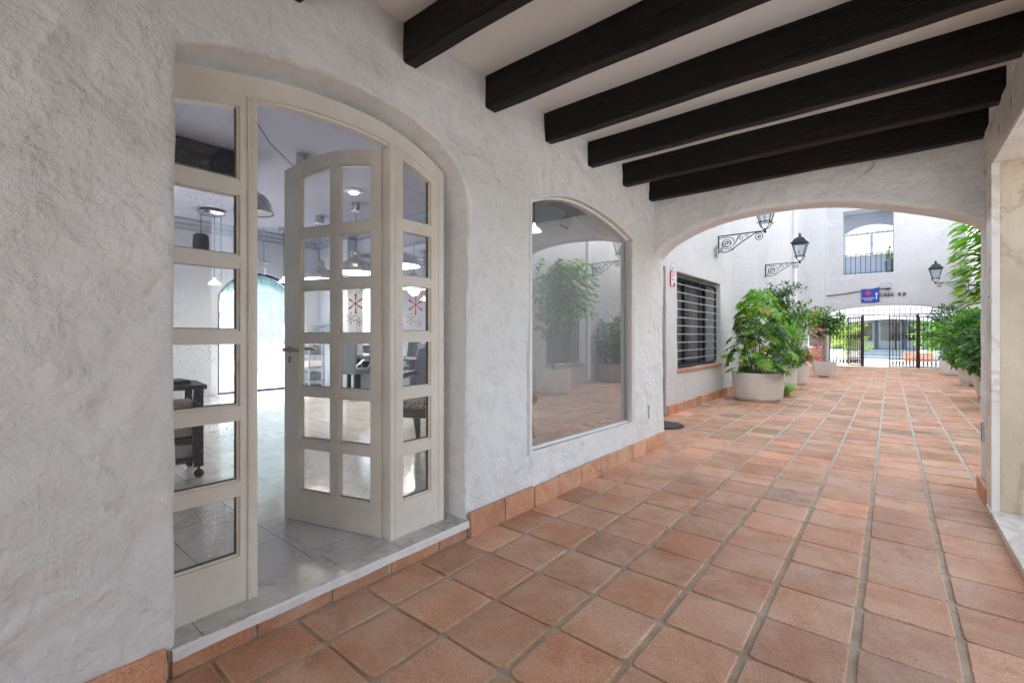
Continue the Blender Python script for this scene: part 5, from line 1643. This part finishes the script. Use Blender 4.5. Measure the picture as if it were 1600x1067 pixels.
# 3. red croton
px_, py_ = -1.99, 14.0
t = thing('potted_bromeliad', 'leafy shrub with red and pink flowers in the third round planter on the left', 'potted plant')
pot_round(t, px_, py_, .37, .52)
lv = Leaves()
blob_leaves(lv, [((px_, py_, 1.75), (.62, .5, .42)), ((px_, py_, 1.15), (.5, .5, .45)), ((px_ + .15, py_ - .1, .75), (.42, .4, .25))], 1900, .12, .05, G_BRIGHT + G_MID + [(.25, .36, .05)])
lv.build('foliage', t)
lv = Leaves()
for (a, b_, c_) in ((.52, -.12, 1.22), (.56, -.10, 1.02), (.36, -.28, .74), (.56, -.1, .66), (.60, 0, 1.40)):
    for q in range(2): whorl(lv, Vector((px_ + a, py_ + b_, c_)) + rv() * .05, Vector((.3, -.3, 1)) + rv() * .5, 7, .13, .035, [(.50, .08, .12), (.62, .12, .18), (.34, .04, .08), (.40, .16, .24)], droop=.1)
lv.build('red_flowers', t)
stems(t, px_, py_, .5, [(px_, py_, 1.9), (px_ + .3, py_ - .1, 1.5), (px_ + .4, py_ - .2, .9), (px_ - .2, py_, 1.6)], .018)
# 4. topiary with braided trunk
px_, py_ = -1.58, 17.05
t = thing('potted_ficus_tree', 'round headed ficus with braided pale trunk in a footed planter left of the gate', 'potted tree')
pot_square(t, px_, py_, .315, .47)
w_ = B()
for k in range(3):
    w_.tube([(px_ + .038 * math.cos(q * .55 + k * 2.09), py_ + .038 * math.sin(q * .55 + k * 2.09), .42 + q * .05) for q in range(18)], .028, 8)
w_.build('braided_trunk', 'bark_pale', t, smooth=True)
lv = Leaves()
blob_leaves(lv, [((px_ - .1, py_, 1.75), (.62, .5, .36)), ((px_ + .22, py_, 1.62), (.42, .42, .34)), ((px_ + .05, py_, 1.38), (.45, .4, .22))], 2300, .085, .042, G_MID + G_DARK + G_BRIGHT[:1])
lv.build('crown', t)

# right-hand row
def right_bush(x, y, r_, h_, pot_m, square, blobs, n_, L_, W_, cols_, lb, kind_='potted_shrub'):
    t = thing(kind_, lb, 'potted plant', group='potted shrubs along the right courtyard wall')
    (pot_square if square else pot_round)(t, x, y, r_, h_, pot_m)
    lv = Leaves(); blob_leaves(lv, blobs, n_, L_, W_, cols_); lv.build('foliage', t)
    stems(t, x, y, h_, [tuple(Vector(b_[0]) + Vector((random.uniform(-.2, .2), random.uniform(-.2, .2), 0))) for b_ in blobs for _ in range(3)], .016)
    return t
right_bush(1.60, 20.2, .38, .50, 'pot_white', False, [((1.55, 20.1, 1.75), (.72, .7, .42)), ((1.5, 20.0, 1.3), (.6, .6, .35)), ((1.6, 20.1, .8), (.35, .35, .4))], 3000, .10, .05, G_DARK + G_BLUE, 'dense dark clipped shrub in a white planter nearest the gate on the right')
right_bush(1.66, 16.4, .36, .46, 'pot_white', True, [((1.45, 16.3, 1.25), (.68, .6, .45)), ((1.5, 16.2, .8), (.6, .5, .3))], 2100, .12, .055, G_MID + G_BRIGHT, 'loose green shrub in a footed white planter, second from the gate on the right')
right_bush(1.64, 13.1, .37, .50, 'pot', True, [((1.40, 13.0, 1.25), (.60, .6, .42)), ((1.25, 12.9, .88), (.48, .5, .28)), ((1.5, 13.1, 1.55), (.5, .5, .3))], 2300, .13, .06, G_MID + G_BRIGHT + G_BLUE, 'shrub with drooping green leaves in the planter just beyond the right pier')
right_bush(1.70, 11.5, .36, .50, 'pot_brown', False, [((1.62, 11.5, 1.2), (.58, .6, .55)), ((1.6, 11.5, .8), (.5, .5, .32))], 2300, .10, .05, G_DARK + G_MID, 'shrub in an ochre planter mostly hidden by the right pier')
# tall tree right
px_, py_ = 1.50, 8.35
t = thing('potted_tree', 'tall leafy potted tree whose large glossy leaves hang past the right pier', 'potted tree')
pot_round(t, px_, py_, .38, .55)
lv = Leaves()
blob_leaves(lv, [((1.45, 8.35, 2.15), (.62, .62, .55)), ((1.4, 8.35, 2.65), (.42, .45, .33)), ((1.5, 8.4, 1.55), (.45, .5, .4))], 1900, .13, .06, G_MID + G_BRIGHT + G_DARK)
for k in range(330):
    z = random.uniform(1.65, 2.85)
    p = Vector((random.uniform(.72, 1.15), random.uniform(8.0, 8.8), z))
    lv.leaf(p, Vector((-.8, random.uniform(-.7, .7), random.uniform(-.6, .1))), Vector((0, 0, 1)) + rv() * .4, random.uniform(.13, .21), .078, pal(G_BRIGHT + G_BRIGHT + G_BRIGHT + [(.40, .44, .05), (.09, .24, .03)]), segs=3)
lv.build('foliage', t)
w_ = B()
w_.tube([(px_, py_, .5), (px_ + .02, py_, 1.1), (px_ - .03, py_ + .02, 1.7), (px_, py_, 2.1), (px_ - .05, py_, 2.7)], [.035, .03, .027, .02, .01], 8)
for k in range(9):
    a = random.uniform(0, 6.28); z = random.uniform(1.1, 2.3)
    w_.tube([(px_, py_, z), (px_ + .25 * math.cos(a), py_ + .25 * math.sin(a), z + .25), (px_ + .5 * math.cos(a), py_ + .5 * math.sin(a), z + .4)], [.014, .010, .004], 6)
w_.build('trunk', 'bark', t, smooth=True)
# balcony pot plant
t = thing('balcony_plant', 'small plant in a blue grey pot at the right end of the balcony railing', 'potted plant', (-.04, 24.0, 3.83))
w_ = B(); w_.lathe([(0, 0), (.12, 0), (.17, .42), (.15, .42), (.14, .38), (0, .38)], (0, 0, 0), 20); w_.build('pot', 'pot_grey', t, smooth=True)
lv = Leaves(); blob_leaves(lv, [((0, 0, .55), (.16, .16, .18)), ((0, 0, .85), (.12, .12, .2))], 160, .09, .04, G_BRIGHT + [(.4, .3, .3)]); lv.build('foliage', t)
w_ = B(); w_.tube([(0, 0, .38), (0, 0, .95)], .01, 6); w_.build('stems', 'bark', t)

# ------------------------------------------------------------------ iron gate
gt = thing('iron_gate', 'dark wrought iron double gate with side panels and spiked top under the white arch', 'gate', (0, 23.92, 0))
def panel(parent, x0, x1, name, z1=2.0, n_=6, y=0.0, spikes=False, mx=None):
    w_ = B()
    w_.box(x0, y - .018, .03, x1, y + .018, .06); w_.box(x0, y - .018, z1 - .03, x1, y + .018, z1)
    for z in (.33, 1.10, 1.36): w_.box(x0, y - .012, z, x1, y + .012, z + .022)
    w_.box(x0 - .018, y - .02, .02, x0 + .018, y + .02, z1 + .005); w_.box(x1 - .018, y - .02, .02, x1 + .018, y + .02, z1 + .005)
    for k in range(1, n_):
        x = x0 + (x1 - x0) * k / n_
        w_.tube([(x, y, .06), (x, y, z1 - .03)], .012, 5)
        for z in (.72, 1.70): w_.lathe([(0, .05), (.03, 0), (0, -.05)], (x, y, z), 6)
    for k in range(n_):
        x = x0 + (x1 - x0) * (k + .5) / n_; r_ = (x1 - x0) / n_ * .36
        for (zc, rz_) in ((.195, .10), (1.235, .10)):
            w_.tube([(x + r_ * math.cos(q * math.pi / 5), y, zc + rz_ * .8 * math.sin(q * math.pi / 5)) for q in range(10)], .011, 4, closed=True)
    if mx is not None: w_.xform(mx)
    return w_.build(name, 'iron_brown', parent)
panel(gt, -2.02, -.95, 'side_panel', n_=9); panel(gt, .86, 1.92, 'side_panel', n_=9)
for x in (-.91, .82):
    w_ = B(); w_.box(x - .035, -.035, 0, x + .035, .035, 2.13, bev=.004); w_.build('post', 'iron_brown', gt)
w_ = B(); w_.box(-2.04, -.02, 2.10, 1.94, .02, 2.13)
for k in range(25):
    x = -2.0 + k * .162
    zz = min(2.36, 2.14 + .22)
    if x < -1.75 or x > 1.65: zz = 2.17
    w_.tube([(x, 0, 2.0), (x, 0, zz - .05)], .009, 5); w_.lathe([(0, -.06), (.028, -.02), (.010, .0), (0, .06)], (x, 0, zz - .02), 6)
w_.build('spiked_top_rail', 'iron_brown', gt)
mx = Matrix.Translation(Vector((-.88, .04, 0))) @ Matrix.Rotation(R(130), 4, 'Z')
panel(gt, 0, .84, 'gate_leaf', z1=2.06, n_=8, mx=mx)
mx = Matrix.Translation(Vector((.78, .0, 0))) @ Matrix.Rotation(R(183), 4, 'Z')
panel(gt, 0, .82, 'gate_leaf', z1=2.06, n_=8, mx=mx)

# ------------------------------------------------------------------ beyond the gate
B().box(-12, 24.1, -.029, 14, 60, -.004).build('far_plaza', 'quay', kind='structure')
fb = thing('far_building', 'white building with a broad arched porch, dark doors and steps beyond the gate', 'building')
fa = [(-3.3, -.5), (-3.3, 1.70)] + arc3((-3.3, 1.70), (-.3, 2.2), (3.0, 1.72), 14)[1:] + [(3.0, -.5)]
wall('wall', rect(-12, -.02, 10, 8), [fa], 'y', 34, .6, 'plaster_yard', amp=0, step=.6, r=.05, parent=fb)
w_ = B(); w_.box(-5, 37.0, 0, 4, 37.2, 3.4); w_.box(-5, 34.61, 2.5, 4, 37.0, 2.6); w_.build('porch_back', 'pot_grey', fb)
for k, x in enumerate((-3.2, -1.9, -.6, .7, 2.0)):
    w_ = B(); w_.box(x, 36.92, .45, x + 1.1, 36.99, 2.2, bev=.01); fo = w_.build('door', 'bar_light', fb)
    w_ = B(); w_.box(x + .10, 36.90, .95, x + 1.0, 36.918, 2.1); w_.build('pane', 'dark_glass', fo)
w_ = B(); w_.box(-5, 31.6, -.02, 4, 36.9, .16); w_.box(-5, 32.2, .16, 4, 36.9, .32); w_.box(-5, 32.8, .32, 4, 36.9, .45); w_.build('steps', 'pot_grey', fb)
w_ = B()
for x in (-1.9, .2, 1.3):
    w_.tube([(x, 34.3, .45), (x, 34.3, 2.2)], .04, 8)
w_.build('porch_posts', 'iron', fb)
# canopy wing on left beyond gate
for (x, y, r_, hh, cs, lb) in ((-1.55, 27.6, .42, 1.9, [(.30, .34, .08), (.20, .28, .06), (.12, .22, .05)], 'yellow green leafy shrub in a white pot behind the open gate leaf'),
                       (-2.3, 30.0, .45, 2.3, [(.22, .30, .08), (.12, .22, .05)], 'light green shrub in a white pot behind the left side panel of the gate'),
                       (-3.2, 27.0, .40, 2.2, [(.30, .40, .08), (.12, .22, .06)], 'pale green shrub behind the far left bars of the gate'),
                       (1.5, 31.0, .4, 2.0, G_BRIGHT + G_MID, 'green leafy shrub behind the right gate leaf'),
                       (3.0, 29.0, .45, 2.0, G_MID, 'dark green shrub beyond the gate to the right')):
    t = thing('plaza_shrub', lb, 'potted plant', group='potted shrubs on the sunlit plaza')
    pot_round(t, x, y, r_, .55, 'pot_white')
    lv = Leaves(); blob_leaves(lv, [((x, y, hh * .72), (.75, .7, .45)), ((x + .1, y, hh * .45), (.7, .7, .4))], 900, .17, .08, cs); lv.build('foliage', t)
    stems(t, x, y, .5, [(x, y, hh * .8), (x + .3, y, hh * .6), (x - .3, y, hh * .6)], .02)
t = thing('brick_planter_box', 'low brick planter box in front of the far porch', 'planter', (1.1, 30.6, 0))
w_ = B(); w_.box(-.6, -.3, -.01, .5, .3, .42, bev=.01); w_.build('brick_box', 'brickred', t)

# ------------------------------------------------------------------ quay outside the street windows
def tree(x, y, h_, rad, lb, cs, n_=3600):
    t = thing('quay_tree', lb, 'tree', group='leafy trees on the quay outside the shop')
    w_ = B(); w_.tube([(x, y, -.03), (x + .1, y, h_ * .3), (x - .05, y + .1, h_ * .55), (x, y, h_ * .85)], [.2, .16, .11, .03], 10)
    for k in range(8):
        a = k * .8; w_.tube([(x, y, h_ * (.35 + .04 * k)), (x + rad * .6 * math.cos(a), y + rad * .6 * math.sin(a), h_ * (.5 + .05 * k))], [.06, .02], 6)
    w_.build('trunk', 'bark', t, smooth=True)
    lv = Leaves()
    bl = [((x + rad * .55 * math.cos(k * 1.1), y + rad * .55 * math.sin(k * 1.1), h_ * (.40 + .07 * k)), (rad * .62, rad * .62, h_ * .18)) for k in range(7)] + [((x, y, h_ * .7), (rad * .7, rad * .7, h_ * .25))]
    blob_leaves(lv, bl, n_, .30, .15, cs); lv.build('crown', t)
tree(-17.2, 6.9, 5.2, 2.7, 'leafy tree filling the arched street window behind the blue spotlight', G_MID + G_BLUE + [(.12, .22, .12)])
tree(-20, 10.4, 6.0, 3.0, 'leafy tree to the right of the street window view', G_MID + G_BRIGHT)
tree(-19, 3.6, 6, 2.6, 'leafy tree to the left of the street window view', G_MID + G_BLUE)
t = thing('no_entry_sign', 'red and white round road sign on a pale post outside the street window', 'road sign', (-14.2, 5.45, 0), rz=R(-20))
w_ = B(); w_.tube([(0, 0, -.03), (0, 0, 1.75)], .035, 10); w_.build('post', 'bar_light', t)
w_ = B(); w_.tube([(.04, 0, 1.5), (.06, 0, 1.5)], .24, 24); w_.build('disc', 'sign_red', t)
w_ = B(); w_.tube([(.0605, 0, 1.5), (.066, 0, 1.5)], .16, 24); w_.build('white_face', 'sign_white', t)
w_ = B(); w_.box(.04, -.2, .95, .055, .2, 1.2); w_.build('lower_plate', 'sign_white', t)
for (x, y, lb) in ((-24, 8.5, 'white motor boat moored outside, right of the road sign'), (-25, 4.0, 'white motor boat moored outside, left of the road sign')):
    t = thing('motor_boat', lb, 'boat', (x, y, 0), rz=R(80), group='white boats moored along the quay')
    w_ = B()
    secs = [(-2.2, .75, .0), (-1, .85, 0), (.6, .8, .02), (1.8, .45, .08), (2.5, .03, .2)]
    vs = []
    for (a, w2, up) in secs: vs += [(a, -w2, .95 + up), (a, -w2 * .75, .35 + up), (a, 0, .12 + up), (a, w2 * .75, .35 + up), (a, w2, .95 + up)]
    fs = [(i * 5 + k, i * 5 + k + 1, (i + 1) * 5 + k + 1, (i + 1) * 5 + k) for i in range(4) for k in range(4)] + [(i * 5, (i + 1) * 5, (i + 1) * 5 + 4, i * 5 + 4) for i in range(4)] + [(0, 1, 2, 3, 4), (24, 23, 22, 21, 20)]
    w_.add(vs, fs); w_.build('hull', 'boat', t)
    w_ = B(); w_.box(-1.2, -.5, .96, .6, .5, 1.45, bev=.08); w_.build('cabin', 'boat', t)
    w_ = B(); w_.box(-1.1, -.51, 1.15, .5, .51, 1.35, bev=.02); w_.build('cabin_windows', 'boat_blue', t)
qr = thing('quay_railing', 'low blue and white railing along the quay edge outside', 'railing', (-15.2, 0, 0))
w_ = B()
for k in range(24): w_.tube([(0, -2 + k * .7, -.03), (0, -2 + k * .7, .75)], .03, 6)
w_.tube([(0, -2, .75), (0, 14, .75)], .03, 6); w_.tube([(0, -2, .4), (0, 14, .4)], .02, 6); w_.build('railing_frame', 'boat_blue', qr)
w_ = B()
w_.box(-34, -14, -.03, -33, 30, 5.5); w_.build('quay_building', 'plaster_yard', label='long white building on the far side of the quay', cat='building')
